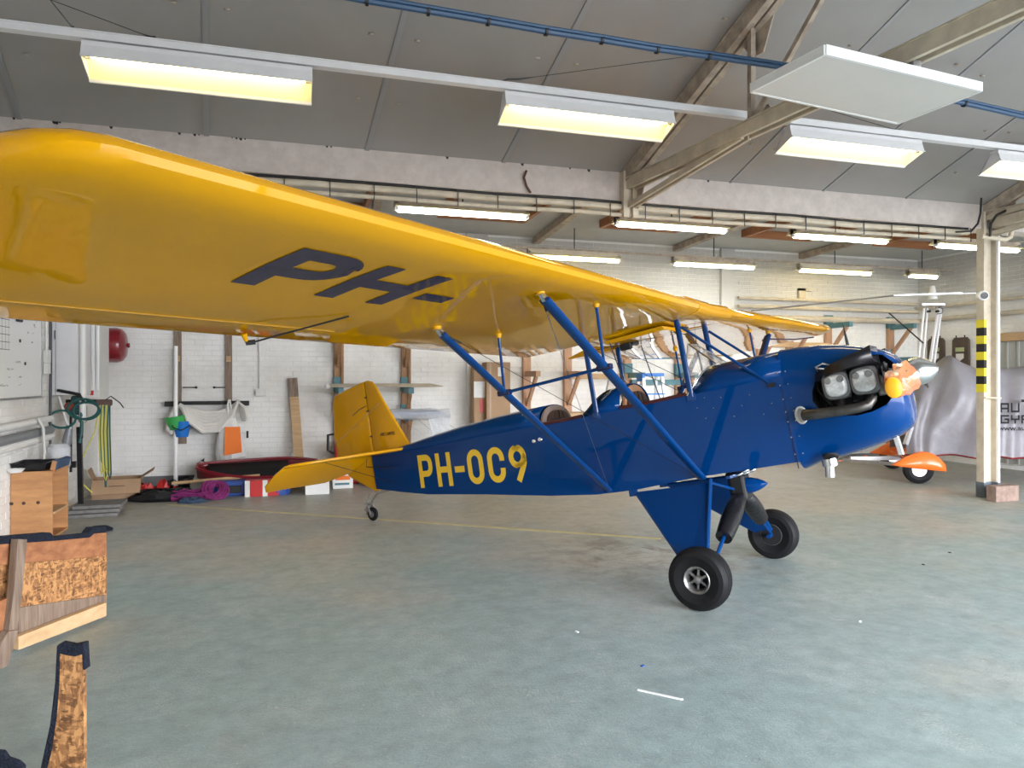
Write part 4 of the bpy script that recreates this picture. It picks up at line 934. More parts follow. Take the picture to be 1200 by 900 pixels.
# thin black aerial spike on the far cowl cheek
pb(MB().lathe([(.012, 0), (.010, .06), (.002, .17), (0, .175)], B(1.02, -.25, 1.40), (0, 0, 1), 8), 'aerial_spike', 'ink')

# ---- undercarriage
for sd in (1, -1):
    ax = B(0.005, sd*.72, .05)
    tA = B(-.64, sd*.292, .578); tF_ = B(-.02, sd*.292, .575); bF = B(.012, sd*.76, .06); bA = B(-.115, sd*.76, .045)
    nrm = (tF_-tA).cross(bF-tA).normalized()
    pb(MB().prism([tA-nrm*.012, tF_-nrm*.012, bF-nrm*.012, bA-nrm*.012], nrm*.024), 'gear_fairing', 'blue', smooth=False, bevel=.006)
    pb(MB().tube([tF_+Vector((.008, 0, .03)), bF+Vector((.008, 0, -.01))], .016, 8), 'gear_leg', 'strutblue')
    pb(MB().tube([tA, bA], .012, 8), 'gear_leg', 'strutblue')
    pb(MB().obox(tA+Vector((-.02, 0, .0)), (.07, .03, .05)), 'gear_fitting', 'strutblue', smooth=False, bevel=.006)
    top = B(.10, sd*.05, .44); end = B(.03, sd*.70, .03)
    pb(MB().tube([top, end], .014, 8), 'shock_strut', 'strutblue')
    a = top.lerp(end, .02); b2 = top.lerp(end, .60); m_ = top.lerp(end, .3)
    pb(MB().tube([a, a.lerp(b2, .05), a.lerp(b2, .3), a.lerp(b2, .6), a.lerp(b2, .85), b2, b2.lerp(a, .03)], [.03, .055, .068, .072, .066, .060, .02], 16), 'shock_cover', 'leather', ang=60)
    # wheel
    w0 = B(0, sd*.857, 0); ax_ = B(0, sd, 0)
    prof = [(.085, -.055), (.115, -.066), (.155, -.078), (.185, -.072), (.2025, -.055), (.2075, -.040), (.199, -.037), (.2095, -.032), (.2105, -.018), (.201, -.014), (.2112, -.009), (.2112, .009), (.201, .014), (.2105, .018), (.2095, .032), (.199, .037), (.2075, .040), (.2025, .055), (.185, .072), (.155, .078), (.115, .066), (.085, .055)]
    wheel = pb(MB().rings([[w0+ax_*h+(Vector((1, 0, 0))*math.cos(2*PI*i/40)+Vector((0, 0, 1))*math.sin(2*PI*i/40))*r_ for i in range(40)] for r_, h in prof], cap=False), 'tyre', 'rubber', ang=25)
    rim_ = pb(MB().lathe([(.070, -.05), (.086, -.058), (.092, -.056), (.088, -.04), (.075, -.03), (.072, .0), (.075, .030), (.086, .045), (.093, .062), (.088, .066), (.078, .058), (.070, .040), (.066, .0)], w0, ax_, 32), 'wheel_rim', 'castalu', ang=40)
    rim_.data.update()
    hb_ = MB().lathe([(0, 0), (.030, 0), (.030, .02), (.022, .035), (.012, .04), (0, .04)], w0+ax_*.02, ax_, 20)
    hub = pb(hb_, 'wheel_hub', 'castalu')
    pb(MB().lathe([(0, 0), (.070, 0), (.070, .006), (0, .006)], w0-ax_*.005, ax_, 24), 'hub_back', 'matblack')
    for k in range(6):
        th = k*PI/3+.3; d = Vector((1, 0, 0))*math.cos(th)+Vector((0, 0, 1))*math.sin(th); pb(MB().bar(w0+ax_*.030+d*.022, w0+ax_*.028+d*.074, .016, .014, ax_), 'spoke', 'castalu', hub, smooth=False, bevel=.003)
    pb(MB().lathe([(0, 0), (.088, 0), (.088, .012), (.072, .03), (0, .03)], w0-ax_*.058, ax_, 24), 'brake_disc', 'matblack')
    pb(MB().tube([w0-ax_*.14, w0+ax_*.03], .018, 10), 'axle', 'strutblue')
# centre bracket cluster and landing light cone
pb(MB().obox(B(.10, 0, .50), (.12, .16, .20)).obox(B(.08, 0, .60), (.10, .22, .05)), 'gear_bracket', 'ink', smooth=False, bevel=.02, kind='stuff')
pb(MB().obox(B(.02, -.12, .52), (.10, .02, .22)), 'bracket_plate', 'strutblue', smooth=False)
for k, (x, s_, z) in enumerate(((.16, .06, .60), (.20, .03, .61), (.22, .09, .615), (.13, .12, .60), (.18, .12, .62), (.09, .08, .42))):
    pb(MB().lathe([(0, 0), (.013, 0), (.016, .03), (.008, .05), (0, .05)], B(x, s_, z), (1, .3, .2), 10), 'brake_fitting', 'chrome')
pb(MB().lathe([(.0, 0), (.062, 0), (.058, .05), (.045, .10), (.025, .14), (.004, .17)], B(.14, 0, .505), (1, 0, -.02), 24), 'fairing_cone', 'blue')
pb(MB().bar(B(.12, .28, .60), B(.12, -.28, .60), .03, .02), 'cross_brace', 'strutblue', smooth=False)
pb(MB().tube([B(-.03, .28, .585), B(.10, .02, .47)], .01, 6).tube([B(-.03, -.28, .585), B(.10, -.02, .47)], .01, 6), 'inner_brace', 'strutblue', kind='stuff')

# ================================================================== BACK WALL: RACKS, PIPES, PIERS
WY = YB-.012
def bx(u0, u1, Y): return atY(u0, 400, Y).x, atY(u1, 400, Y).x
for i, (u, z0, z1, m, arms) in enumerate(((208.5, 1.17, 2.9, 'timberold', ()), (268, 1.17, 2.9, 'timberold', ()),
        (396.5, .35, 3.0, 'timber', ((2.24, 1), (1.37, 1))), (475, .35, 3.0, 'timber', ((2.24, 1), (1.37, 1), (.95, 1))),
        (617, .0, 3.0, 'rackwood', ((1.62, 0), (.90, 0))), (665, .0, 3.0, 'rackwood', ((1.62, 0), (.90, 0))), (735, .0, 2.45, 'rackwood', ((1.60, 1),)), (795, .0, 2.45, 'rackwood', ((1.60, 1),)),
        (890, .0, 2.45, 'rackwood', ((2.36, 0),)), (925, .0, 2.45, 'rackwood', ((2.36, 0),)), (970, .0, 2.60, 'rackwood', ((2.52, 1), (1.9, 1))), (1043, .0, 2.62, 'rackwood', ((2.52, 1), (1.9, 1))))):
    X = atY(u, 400, WY-.03).x
    if i < 2:
        t = thing('wall_batten', ('left' if i == 0 else 'right')+' thin old timber batten on the wall above the black bar', 'timber', (X, WY, z0))
        MB().box(-.045, .045, -.045, 0, 0, z1-z0).build('batten', M[m], t, smooth=False, bevel=.003)
        MB().box(-.03, .03, -.075, -.045, .62, .70).build('block', M['timberx'], t, smooth=False)
        continue
    t = thing('rack_upright', ['', '', 'brown rack upright with teal arms, behind the rudder', 'brown rack upright with teal arms, right of the tail fin', 'reddish timber rack upright left of the rear cockpit, nearest the tall carton',
        'reddish timber rack upright just left of the rear cabane strut', 'timber rack upright left of the blue stepladder', 'timber rack upright right of the blue stepladder', 'timber rack upright seen under the far wing, left one',
        'timber rack upright seen under the far wing, middle one', 'timber rack upright with teal arm at the far wing tip', 'timber rack upright with teal arm left of the white rotor mast'][i], 'rack', (X, WY, z0))
    MB().box(-.065, .065, -.07, 0, 0, z1-z0).build('post', M[m], t, smooth=False, bevel=.003)
    if i in (2, 3): MB().box(.035, .075, -.11, -.07, 0, z1-z0).build('post', M[m], t, smooth=False, bevel=.003)
    for (z, teal) in arms:
        zz = z-z0
        a = MB().box(-.04, .04, -.62, -.07, zz-.045, zz+.045) if i != 3 or z > 1 else MB().box(-.04, .04, -.5, -.07, zz-.05, zz+.05)
        a.build('arm', M['teal'] if teal else M['rackwood'], t, smooth=False, bevel=.004)
        MB().bar((0, -.52, zz-.04), (0, -.09, zz-.50), .05, .06).build('brace', M[m], t, smooth=False)
        if teal: MB().box(-.075, .075, -.09, .0, zz-.02, zz+.20).build('arm_bracket', M['teal'], t, smooth=False, bevel=.004)
for i, (u0, u1, v, m, lb) in enumerate(((668, 735, 441, 'timberx', 'pale horizontal rack rail behind the rear jury strut'), (740, 800, 448, 'teal', 'teal horizontal rack rail behind the blue stepladder'), (868, 972, 403, 'timberx', 'pale horizontal rack rail under the far wing'))):
    a = atY(u0, v, WY-.12); b = atY(u1, v, WY-.12); b.z = a.z
    centred(MB().bar(a, b, .05, .09), 'rack_rail', M[m], lb, 'rail', smooth=False, bevel=.003)
for z, r, x0 in ((2.98, .028, 7.6), (2.83, .035, 7.6), (2.64, .055, 7.6)):
    q = MB().tube([(x0, WY-.09, z), (XR-.1, WY-.09, z)], r, 10)
    centred(q, 'wall_pipe', M['cream'], {2.98: 'topmost', 2.83: 'middle', 2.64: 'lowest and thickest'}[z]+' cream pipe along the back wall above the far wing tip', 'pipe', 'cream pipes on the back wall')
for z, r in ((2.90, .03), (2.66, .04)):
    centred(MB().tube([(XR-.08, YB-.1, z), (XR-.08, 7.9, z)], r, 8), 'wall_pipe', M['cream'], ('upper' if z > 2.7 else 'lower')+' cream pipe along the right wall behind the column', 'pipe', 'cream pipes on the right wall')
for n, (x0, x1) in enumerate(((2.66, 3.0), (7.28, 7.55))):
    st(MB().box(x0, x1, WY-.06, WY, 0, 3.85).build('trim_%d' % (n+2), M['brick'], smooth=False))
centred(MB().box(8.92, 9.06, WY-.05, WY, 2.98, 3.2).box(8.92, 9.2, WY-.05, WY, 3.16, 3.2), 'wall_bracket', M['cream'], 'small angled cream bracket on the back wall over the pipes', 'bracket', smooth=False)
# light conduit and switch box left of the plank
t = thing('switch_box', 'small grey switch box at the foot of a thin wall conduit', 'switch', (atY(306, 460, WY).x, WY, 1.29))
MB().box(-.08, .08, -.06, 0, 0, .11).build('box', M['plaster'], t, smooth=False, bevel=.008); MB().tube([(-.02, -.02, .11), (-.03, -.02, 1.3)], .01, 6).build('conduit', M['white'], t)
MB().tube([(-.03, -.02, 1.0), (-.35, -.02, .98)], .008, 6).build('conduit', M['white'], t)
for u0, u1, v in ((214, 230, 454), (251, 266, 454)):
    a = atY(u0, v, WY-.03); b = atY(u1, v, WY-.03)
    tag(MB().tube([a, b], .007, 5).ball(b if u0 < 240 else a, .018, 8, 5).build('wall_hook', M['darkmetal']), ('left' if u0 < 240 else 'right')+' thin steel rod hook on the wall between the battens', 'hook')
# leaning plank
a = atY(343, 443, WY-.05); q = thing('leaning_plank', 'long brown plank with a grey painted top leaning on the wall left of the rudder', 'plank', (a.x+.12, WY-.25, 0))
MB().bar((0, 0, 0), (-.10, .17, a.z-.28), .13, .045, (0, 1, 0)).build('board', M['timberx'], q, smooth=False, bevel=.003)
MB().bar((-.10, .17, a.z-.28), (-.12, .20, a.z), .13, .047, (0, 1, 0)).build('painted_end', M['timberold'], q, smooth=False, bevel=.003)
# white wing panel resting on the teal arms
q = thing('wing_panel', 'slim cream model wing lying on the teal rack arms', 'wing', (1.35, YB-.55, 1.425))
MB().rings([[(x, y, z) for y, z in ((-.14, 0), (-.05, .05), (.10, .035), (.16, 0), (.05, -.006))] for x in (-.85, .62)] + [[(.84, .06, .0), (.84, .07, .008), (.84, .08, .008), (.84, .09, 0), (.84, .07, -.002)]]).build('wing_skin', M['cream'], q, ang=50)
MB().tube([(-.86, -.14, .012), (-.86, .14, .012)], .03, 8).build('wing_tip_pad', M['white'], q)
# film wrapped bundle
q = thing('wrapped_bundle', 'clear film wrapped blue and white part on the rack right of the fin', 'bundle', (1.82, YB-.5, 1.0))
MB().tube([(-.38, 0, .03), (-.1, 0, .02), (.25, 0, .03), (.40, 0, .0)], [.02, .04, .045, .02], 8).build('part', M['casepl'], q)
rng = random.Random(5); rg = []
for x in (-.42, -.25, -.05, .15, .3, .45): rg.append([(x, math.cos(2*PI*i/12)*(.13+.03*rng.random()), math.sin(2*PI*i/12)*(.07+.03*rng.random())+.01) for i in range(12)])
MB().rings(rg).build('film', M['film'], q, ang=20)
MB().prism([(.1, -.1, .05), (.45, -.12, .0), (.42, -.12, -.42), (.30, -.12, -.50), (.18, -.12, -.3)], (0, .02, 0)).build('film', M['film'], q, smooth=False)
for p, e in (((.2, -.1, .0), (.72, -.1, -.32)), ((-.1, -.1, 0), (.55, -.12, -.55))): MB().tube([p, e], .004, 5).build('wire', M['alu'], q)

# ---- tall cartons
q = thing('tall_carton', 'tall narrow cardboard carton standing against the back wall behind the fuselage', 'carton', (atY(581, 430, WY-.3).x, WY-.32, 0))
MB().box(-.19, .19, -.14, .14, 0, 1.80).build('carton_body', M['cardboard'], q, smooth=False, bevel=.004)
MB().box(-.01, .09, -.1425, -.1405, 1.58, 1.72).build('shipping_label', M['white'], q, smooth=False)
MB().box(-.14, -.12, -.142, -.1405, .02, 1.78).build('tape', mat('carton_tape', (.45, .33, .24), .3), q, smooth=False)
q = thing('opened_carton', 'narrower carton with white and red print left of the tall carton', 'carton', (atY(565, 430, WY-.3).x-.05, WY-.25, 0))
MB().box(-.10, .10, -.10, .10, 0, 1.75).build('carton_body', M['cardboard'], q, smooth=False, bevel=.02)
MB().box(-.095, .09, -.103, -.1005, 1.25, 1.50).build('printed_label', M['white'], q, smooth=False); MB().box(.0, .06, -.105, -.1032, 1.02, 1.22).build('red_label', M['redbright'], q, smooth=False)
# ---- bench of boards behind the cockpits
q = thing('work_bench', 'rough timber bench along the back wall behind the cockpits', 'bench', (4.0, YB-.40, 0))
MB().box(-.45, 1.1, -.25, .25, .95, 1.0).build('bench_top', M['timberx'], q, smooth=False, bevel=.003)
for x in (-.15, 1.0):
    for y in (-.22, .20): MB().box(x-.03, x+.04, y-.03, y+.03, 0, .95).build('leg', M['timberx'], q, smooth=False)
centred(MB().box(3.75, 4.1, YB-.55, YB-.3, 1.001, 1.05), 'offcut_board', M['timber'], 'short brown offcut lying on the rough bench behind the rear cockpit', 'board', smooth=False)
# ---- blue stepladder
q = thing('stepladder', 'aluminium stepladder with blue top cap against the back wall', 'ladder', (atY(762, 440, WY-1.05).x, WY-1.05, 0))
MB().box(-.19, .19, -.10, .10, 1.58, 1.63).box(-.19, -.14, -.10, .1, 1.50, 1.60).build('top_cap', M['bluepl'], q, smooth=False, bevel=.008)
for sx_ in (-1, 1):
    MB().bar((sx_*.16, -.08, 1.58), (sx_*.24, -.38, 0), .03, .05).build('front_rail', M['alu'], q, smooth=False)
    MB().bar((sx_*.15, .08, 1.58), (sx_*.22, .36, 0), .025, .04).build('rear_rail', M['alu'], q, smooth=False)
for k in range(5):
    f = (k+1)/6; MB().box(-.24+.07*f, .24-.07*f, -.40+.30*f, -.30+.30*f, 1.58*f-.02, 1.58*f).build('tread', M['alu'] if k < 4 else M['bluepl'], q, smooth=False)

# ---- black bar with draped canvas hose, bucket and carrier bag
Yb = YB-.10
a0, a1 = bx(193, 292, Yb)
q = thing('hanging_bar', 'long black bar mounted across the two wall battens', 'bar', ((a0+a1)/2, Yb, 1.175)); h = (a1-a0)/2
MB().box(-h, h, -.03, .05, 0, .05).build('bar', M['ink'], q, smooth=False, bevel=.004); MB().box(-h-.001, -h+.12, -.035, .03, -.02, .01).build('end_clip', M['darkmetal'], q, smooth=False); MB().box(h-.12, h, -.035, .03, -.02, .01).build('end_clip', M['darkmetal'], q, smooth=False)
o_ = atY(248, 474, Yb-.07); q = thing('draped_canvas', 'off-white folded canvas hose draped in sagging loops over the black bar', 'canvas', tuple(o_))
rng = random.Random(3)
for k in range(7):
    dep = .05+.045*k; y = -.03-.012*k
    pts = [(-.42+.01*k, y, .0-.02*k*.3), (-.30, y, -.04-dep*.55), (-.1, y, -.06-dep), (.1, y, -.06-dep*.95), (.28, y, -.02-dep*.4), (.36, y, .04), (.40+.008*k, y-.01, -.05), (.42+.01*k, y, -.20-.02*(k % 3))]
    MB().tube(pts, .040, 8, flat=.8).build('canvas_fold', M['cloth'], q)
MB().tube([(-.44, -.05, -.01), (-.50, -.06, -.15), (-.54, -.06, -.33), (-.50, -.06, -.40)], [.03, .05, .06, .03], 8).build('canvas_end', M['cloth'], q)
o_ = atY(211, 512, Yb-.14); q = thing('hanging_bucket', 'green bucket nested in a blue bucket hung on the white pole', 'bucket', tuple(o_))
MB().lathe([(0, 0), (.085, 0), (.125, .22), (.118, .22), (.08, .01), (0, .012)], (0.02, 0, 0), (0, 0, 1), 20).build('blue_bucket', M['bluepl'], q)
MB().lathe([(.10, .08), (.145, .24), (.148, .26), (.125, .26), (.10, .1)], (-.02, 0, .03), (-.15, 0, 1), 20).build('green_bucket', M['greenpl'], q)
MB().tube([(-.13, -.02, .27), (-.07, -.13, .14), (.04, -.145, .10), (.13, -.05, .16)], .007, 6).build('bucket_handle', M['ink'], q)
MB().tube([(-.12, .0, .29), (0, .02, .42), (.10, .0, .29)], .005, 6).build('hanger_cord', M['white'], q)
p = atY(206, 570, YB-.28); q = thing('white_pole', 'long thin white pole standing upright left of the draped canvas', 'pole', (p.x, YB-.28, 0))
MB().tube([(0, 0, .02), (-.005, .03, 2.0)], .028, 10).build('pole', M['purewhite'], q); MB().tube([(0, 0, 0), (0, 0, .06)], .034, 10).build('pole_foot', M['redbright'], q)
o_ = atY(271, 541, Yb-.16); q = thing('carrier_bag', 'white plastic carrier bag with an orange front hanging at the right of the canvas', 'bag', tuple(o_))
rg = []; rng = random.Random(11)
for k, (z, w_, d_) in enumerate(((0, .13, .05), (.05, .185, .09), (.14, .20, .10), (.28, .18, .09), (.42, .155, .07), (.52, .11, .05), (.60, .06, .03))):
    rg.append([(math.cos(2*PI*i/16)*w_*(1+.10*rng.uniform(-1, 1))+.02*(k < 3)-.015*k*.3, math.sin(2*PI*i/16)*d_*(1+.15*rng.uniform(-1, 1)), z+.03*math.cos(2*PI*i/16)) for i in range(16)])
MB().rings(rg).build('bag_body', M['milky'], q, ang=25)
MB().prism([(-.085, -.115, .10), (.15, -.115, .14), (.125, -.10, .50), (-.075, -.10, .50)], (0, -.004, 0)).build('orange_front', M['orangebag2'], q, smooth=False)
MB().tube([(-.04, 0, .58), (-.05, 0, .80), (-.03, .02, .88)], .014, 6).build('handle', M['milky'], q); MB().tube([(.06, 0, .56), (-.01, 0, .80), (-.02, .02, .88)], .014, 6).build('handle', M['milky'], q)
for sx_ in (0,): MB().obox((.215, .02, .38), (.03, .02, .10)).build('bag_tag', M['ink'], q, smooth=False)
x0, x1 = bx(208, 213, YB-.05)
centred(MB().box(x0, x1+.06, YB-.05, YB-.012, .62, 1.02), 'short_batten', M['timberold'], 'short old timber offcut fixed on the wall below the blue bucket', 'timber', smooth=False)

# ================================================================== LEFT CORNER
q = thing('whiteboard', 'wall whiteboard with ruled schedule and handwriting at the left edge', 'whiteboard', (XL+.015, 7.9, 1.37))
ybr = atX(47, 465, XL+.02).y - 7.9
MB().box(0, .012, -1.2, ybr, 0, 1.2).build('board', M['purewhite'], q, smooth=False)
MB().box(0, .02, -1.2, ybr, -.02, 0).box(0, .02, ybr, ybr+.015, -.02, 1.2).build('board_frame', M['alu'], q, smooth=False)
lines = MB(); rng = random.Random(2)
for k in range(9): lines.box(.0125, .0135, -1.1, .02, .45+.07*k, .455+.07*k)
for k in range(14): lines.box(.0125, .0132, -1.05+.08*k, -1.048+.08*k, .45, 1.0)
lines.build('ruled_schedule', M['ink'], q, smooth=False, kind='stuff')
sc_ = MB()
for k in range(26):
    y = rng.uniform(-.5, .75); z = rng.choice([.12, .2, .27, .34]) if y < .3 else rng.uniform(.5, .9)
    sc_.tube([(.013, y+i*.012, z+rng.uniform(-.012, .012)) for i in range(6)], .0012, 4)
sc_.build('handwriting', M['darkmetal'], q, kind='stuff')
MB().obox((.03, .22, .78), (.03, .12, .10)).build('board_eraser', M['ink'], q, smooth=False, bevel=.01)
for y, z in ((.28, .55), (.42, .33)): MB().obox((.017, y, z), (.01, .02, .03)).build('magnet', M['ink'], q, smooth=False)
t = thing('wall_socket_box', 'small grey junction box on the left wall beside the whiteboard', 'junction box', (XL+.01, 8.98, 1.72))
MB().box(0, .05, -.05, .05, 0, .14).build('box', M['plaster'], t, smooth=False, bevel=.006); MB().box(0, .045, -.035, .06, -.12, -.0).build('lower_box', M['white'], t, smooth=False, bevel=.006)
MB().tube([(.02, 0, .14), (.02, 0, 1.2)], .012, 6).build('conduit', M['white'], t)
centred(MB().tube([(XL+.03, 9.12, 0.05), (XL+.03, 9.12, 2.6)], .012, 6), 'dark_conduit', M['darkmetal'], 'thin dark vertical conduit between whiteboard and boiler cabinet', 'conduit')
q = thing('boiler_cabinet', 'large plain white boiler cabinet hung in the left corner', 'cabinet', (-2.415, 9.45, 1.365))
MB().box(-.135, .135, -.25, .25, 0, 1.3).build('casing', M['whitemetal'], q, smooth=False, bevel=.006); MB().box(-.136, -.132, -.254, -.25, 0, 1.3).box(-.10, -.097, -.254, -.249, 0, 1.3).build('door_seam', M['darkmetal'], q, smooth=False)
MB().tube([(-.1, -.262, .62), (-.1, -.262, .72)], .006, 6).build('latch', M['darkmetal'], q)
q = thing('ribbed_heater', 'white ribbed heater casing with an orange-red tag beside the red tank', 'heater', (-2.415, 10.5, 1.30))
MB().box(-.14, .10, -.25, .25, 0, 1.4).build('casing', M['white'], q, smooth=False, bevel=.006)
for x in (-.11, -.04, .03, .08): MB().box(x-.018, x+.018, -.275, -.25, .1, 1.4).build('rib', M['purewhite'], q, smooth=False, bevel=.008)
MB().obox((.0, -.29, .22), (.035, .006, .34), 0, 0, -.12).build('hanging_tag', M['white'], q, smooth=False); MB().obox((.0+.025, -.292, .07), (.036, .008, .06)).build('red_tag_end', M['redbright'], q, smooth=False); MB().obox((-.02, -.292, .37), (.036, .008, .06)).build('red_tag_end', M['redbright'], q, smooth=False)
centred(MB().tube([(-2.245, 9.2, 1.10), (-2.245, 9.2, 1.3), (-2.245, 9.2, 2.9)], .036, 12).ball((-2.245, 9.2, 1.10), .045), 'flue_pipe', M['white'], 'thick white vertical pipe in front of the boiler cabinet', 'pipe')
q = thing('expansion_tank', 'dark red rounded expansion tank high on the back wall near the corner', 'tank', (-2.20, YB-.30, 2.0))
MB().lathe([(0, 0), (.20, 0), (.235, .02), (.235, .16), (.215, .22), (.16, .26), (.06, .28), (0, .28)], (-.22, 0, 0), (1, 0, 0), 24).build('tank_shell', M['red'], q); MB().lathe([(0, 0), (.03, 0), (.03, .03), (0, .03)], (.06, 0, 0), (1, 0, 0), 10).build('valve', M['red'], q)
MB().box(-.03, .03, 0, .27, -.03, .03).build('wall_bracket', M['darkmetal'], q, smooth=False)
# pipework, hoses and ropes under the boiler
q = thing('pipe_manifold', 'cluster of dark valves and pipes under the boiler cabinet', 'pipework', (-2.37, 9.3, .95))
MB().tube([(-.12, -.12, .47), (.02, -.13, .44), (.10, -.13, .42), (.14, -.13, .34)], .018, 8).build('pipe', M['darkmetal'], q)
MB().lathe([(0, 0), (.05, 0), (.05, .05), (.03, .08), (0, .08)], (.0, -.1, .28), (0, -1, .2), 14).build('red_valve', mat('rust_red', (.25, .05, .03), .6), q)
MB().obox((.06, -.06, .30), (.12, .10, .22)).build('pump_body', mat('dark_green_casting', (.02, .06, .06), .5), q, smooth=False, bevel=.03)
MB().obox((.10, .0, .20), (.08, .08, .20)).build('filter_housing', M['greymetal'], q, smooth=False, bevel=.02)
MB().tube([(-.10, -.14, .40), (-.06, -.16, .28), (-.02, -.16, .12), (.02, -.15, .04)], .012, 6).build('white_hose', M['milky'], q)
MB().lathe([(.02, 0), (.05, .12), (.03, .3)], (-.05, -.10, -.22), (.15, 0, 1), 12).build('funnel', M['greymetal'], q, solid=.004)
MB().box(-.01, .01, -.09, -.06, -.45, .3).box(-.05, .05, -.09, -.05, -.4, -.33).build('pipe_stand', M['darkmetal'], q, smooth=False)
MB().obox((-.09, .0, .56), (.05, .05, .14)).build('valve_body', mat('brass_dark', (.20, .15, .08), .5, metal=.6), q, smooth=False, bevel=.01)
for k, (cx_, cz_, r_) in enumerate(((-.06, .15, .12), (.18, .24, .12), (.15, .26, .14))):
    pts = [(cx_+r_*math.cos(2*PI*i/18)*1.1, -.17-.01*k, cz_+r_*math.sin(2*PI*i/18)*.8) for i in range(18)]
    MB().tube(pts, .013, 7, closed=True).build('coiled_hose', M['greenhose'], q)
MB().tube([(.12, -.12, .22), (.12, -.13, .0), (.10, -.13, -.12)], .018, 8).build('green_hose', M['greenhose'], q)
MB().obox((.10, -.12, -.05), (.06, .05, .05)).build('hose_coupling', M['ink'], q, smooth=False, bevel=.01)
MB().bar((.06, .02, .05), (.07, .05, -.93), .05, .05).build('post', M['darkmetal'], q, smooth=False)
q = thing('hanging_hoses', 'bundle of yellow and dark hoses hanging from a wall hook by the corner', 'hose', (-2.12, 9.7, .42)); rng = random.Random(9)
MB().obox((-.02, .0, .84), (.16, .12, .08)).build('hook_block', mat('rusty_hook', (.12, .07, .06), .7), q, smooth=False, bevel=.02)
for k in range(8):
    x = -.05+.012*k; w_ = rng.uniform(.015, .03); z0 = rng.uniform(-.10, .14)
    MB().tube([(x, -.05, .82), (x-.01, -.07, .5), (x+w_*.3, -.07, z0+.05), (x+w_*.8, -.07, z0), (x+w_*1.2, -.06, z0+.06), (x+.015, -.05, .5), (x+.01, -.03, .82)], .0095, 6).build('hose_loop', M['yellowhose'] if k % 3 != 1 else M['greenhose'], q)
MB().tube([(-.06, -.06, .80), (-.10, -.09, .5), (-.22, -.12, .2), (-.26, -.15, .02), (-.20, -.18, -.10), (-.10, -.2, -.20)], .009, 6).build('trailing_hose', M['yellowhose'], q)
MB().bar((-.02, 0, .86), (-.445, .1, .86), .04, .04).build('wall_arm', M['darkmetal'], q, smooth=False)
MB().tube([(.0, -.05, .87), (.06, -.05, .92), (.16, -.06, .84), (.20, -.06, .78)], .007, 6).build('bent_wire', M['ink'], q)
MB().tube([(-.01, -.05, .8), (.0, -.06, .4), (.01, -.06, -.16)], .014, 6).build('dark_hose', M['greenhose'], q)
# rail pipes along the left wall
for k, (z, m, r) in enumerate(((1.12, 'white', .035), (1.0, 'greymetal', .045), (.93, 'white', .04))):
    centred(MB().tube([(XL+.09, 6.6, z-.02), (XL+.09, 8.9, z)], r, 10), 'wall_pipe', M[m], ['upper white', 'grey insulated', 'lower white'][k]+' pipe along the left wall below the whiteboard', 'pipe', 'pipes on the left wall')
q = thing('glass_jars', 'pale plastic canister standing behind the black tray', 'canister', (-2.36, 8.75, .60))
MB().lathe([(0, 0), (.10, 0), (.11, .03), (.11, .22), (.08, .26), (0, .26)], (0, 0, .0), (0, 0, 1), 14).build('canister', M['film'], q); MB().box(-.02, .02, -.02, .02, -.6, 0).build('stand', M['greymetal'], q, smooth=False)
tag(MB().tube([(-2.50, 8.35, 1.12), (-2.44, 8.36, 1.15), (-2.40, 8.38, 1.05), (-2.39, 8.38, .82), (-2.40, 8.38, .70)], .04, 8, flat=.4).build('hanging_cloth', M['milky']), 'strip of white film hanging over the wall pipe', 'cloth')

# plywood cabinet, tray, carpet scraps
q = thing('plywood_cabinet', 'open plywood cabinet with finger holes against the left wall', 'cabinet', (-2.38, 8.25, 0))
MB().box(-.18, .17, -.26, -.24, .0, .66).build('front_panel', M['ply'], q, smooth=False, bevel=.002)
MB().box(-.18, .17, .24, .26, .0, .66).build('rear_panel', M['ply'], q, smooth=False); MB().box(-.18, -.16, -.24, .24, 0, .66).build('back_panel', M['ply'], q, smooth=False)
MB().box(-.18, .18, -.24, .24, .64, .66).build('top_panel', M['ply'], q, smooth=False); MB().box(-.16, .18, -.24, .24, .24, .26).build('shelf', M['timberx'], q, smooth=False)
MB().box(-.16, .17, -.24, .24, .0, .02).build('bottom_panel', M['ply'], q, smooth=False)
for x in (-.17, -.07, .05): MB().lathe([(0, 0), (.016, 0), (.016, .003), (0, .003)], (x, -.2605, .36), (0, -1, 0), 14).build('finger_hole', M['brown'], q)
q = thing('black_tray', 'shallow black tray lying on the plywood cabinet', 'tray', (-2.43, 8.15, .662))
MB().rings([[(x*s_, y*s_, z) for x, y in ((-.13, -.16), (.17, -.16), (.17, .2), (-.13, .2))] for s_, z in ((.85, 0), (1, .07), (1.06, .075), (1.06, .08), (.96, .078), (.80, .012))]).build('tray_shell', M['black'], q, smooth=False)
q = thing('carpet_offcut', 'strip of blue carpet stapled on a board at the cabinet top corner', 'carpet', (-2.21, 8.28, .662))
MB().obox((.0, 0, .045), (.05, .42, .09), 0, 0, .25).build('carpet', M['carpetlight'], q, smooth=False, bevel=.01); MB().obox((-.01, -.215, .04), (.04, .01, .09), 0, 0, .2).build('board_end', M['ply'], q, smooth=False)
q = thing('white_dish', 'rim of a white dish at the left edge beside the black tray', 'dish', (-2.50, 7.93, .662))
MB().lathe([(0, 0), (.05, 0), (.08, .035), (.075, .035), (.045, .01), (0, .01)], (0, .0, 0), (0, 0, 1), 18).build('dish', M['purewhite'], q)

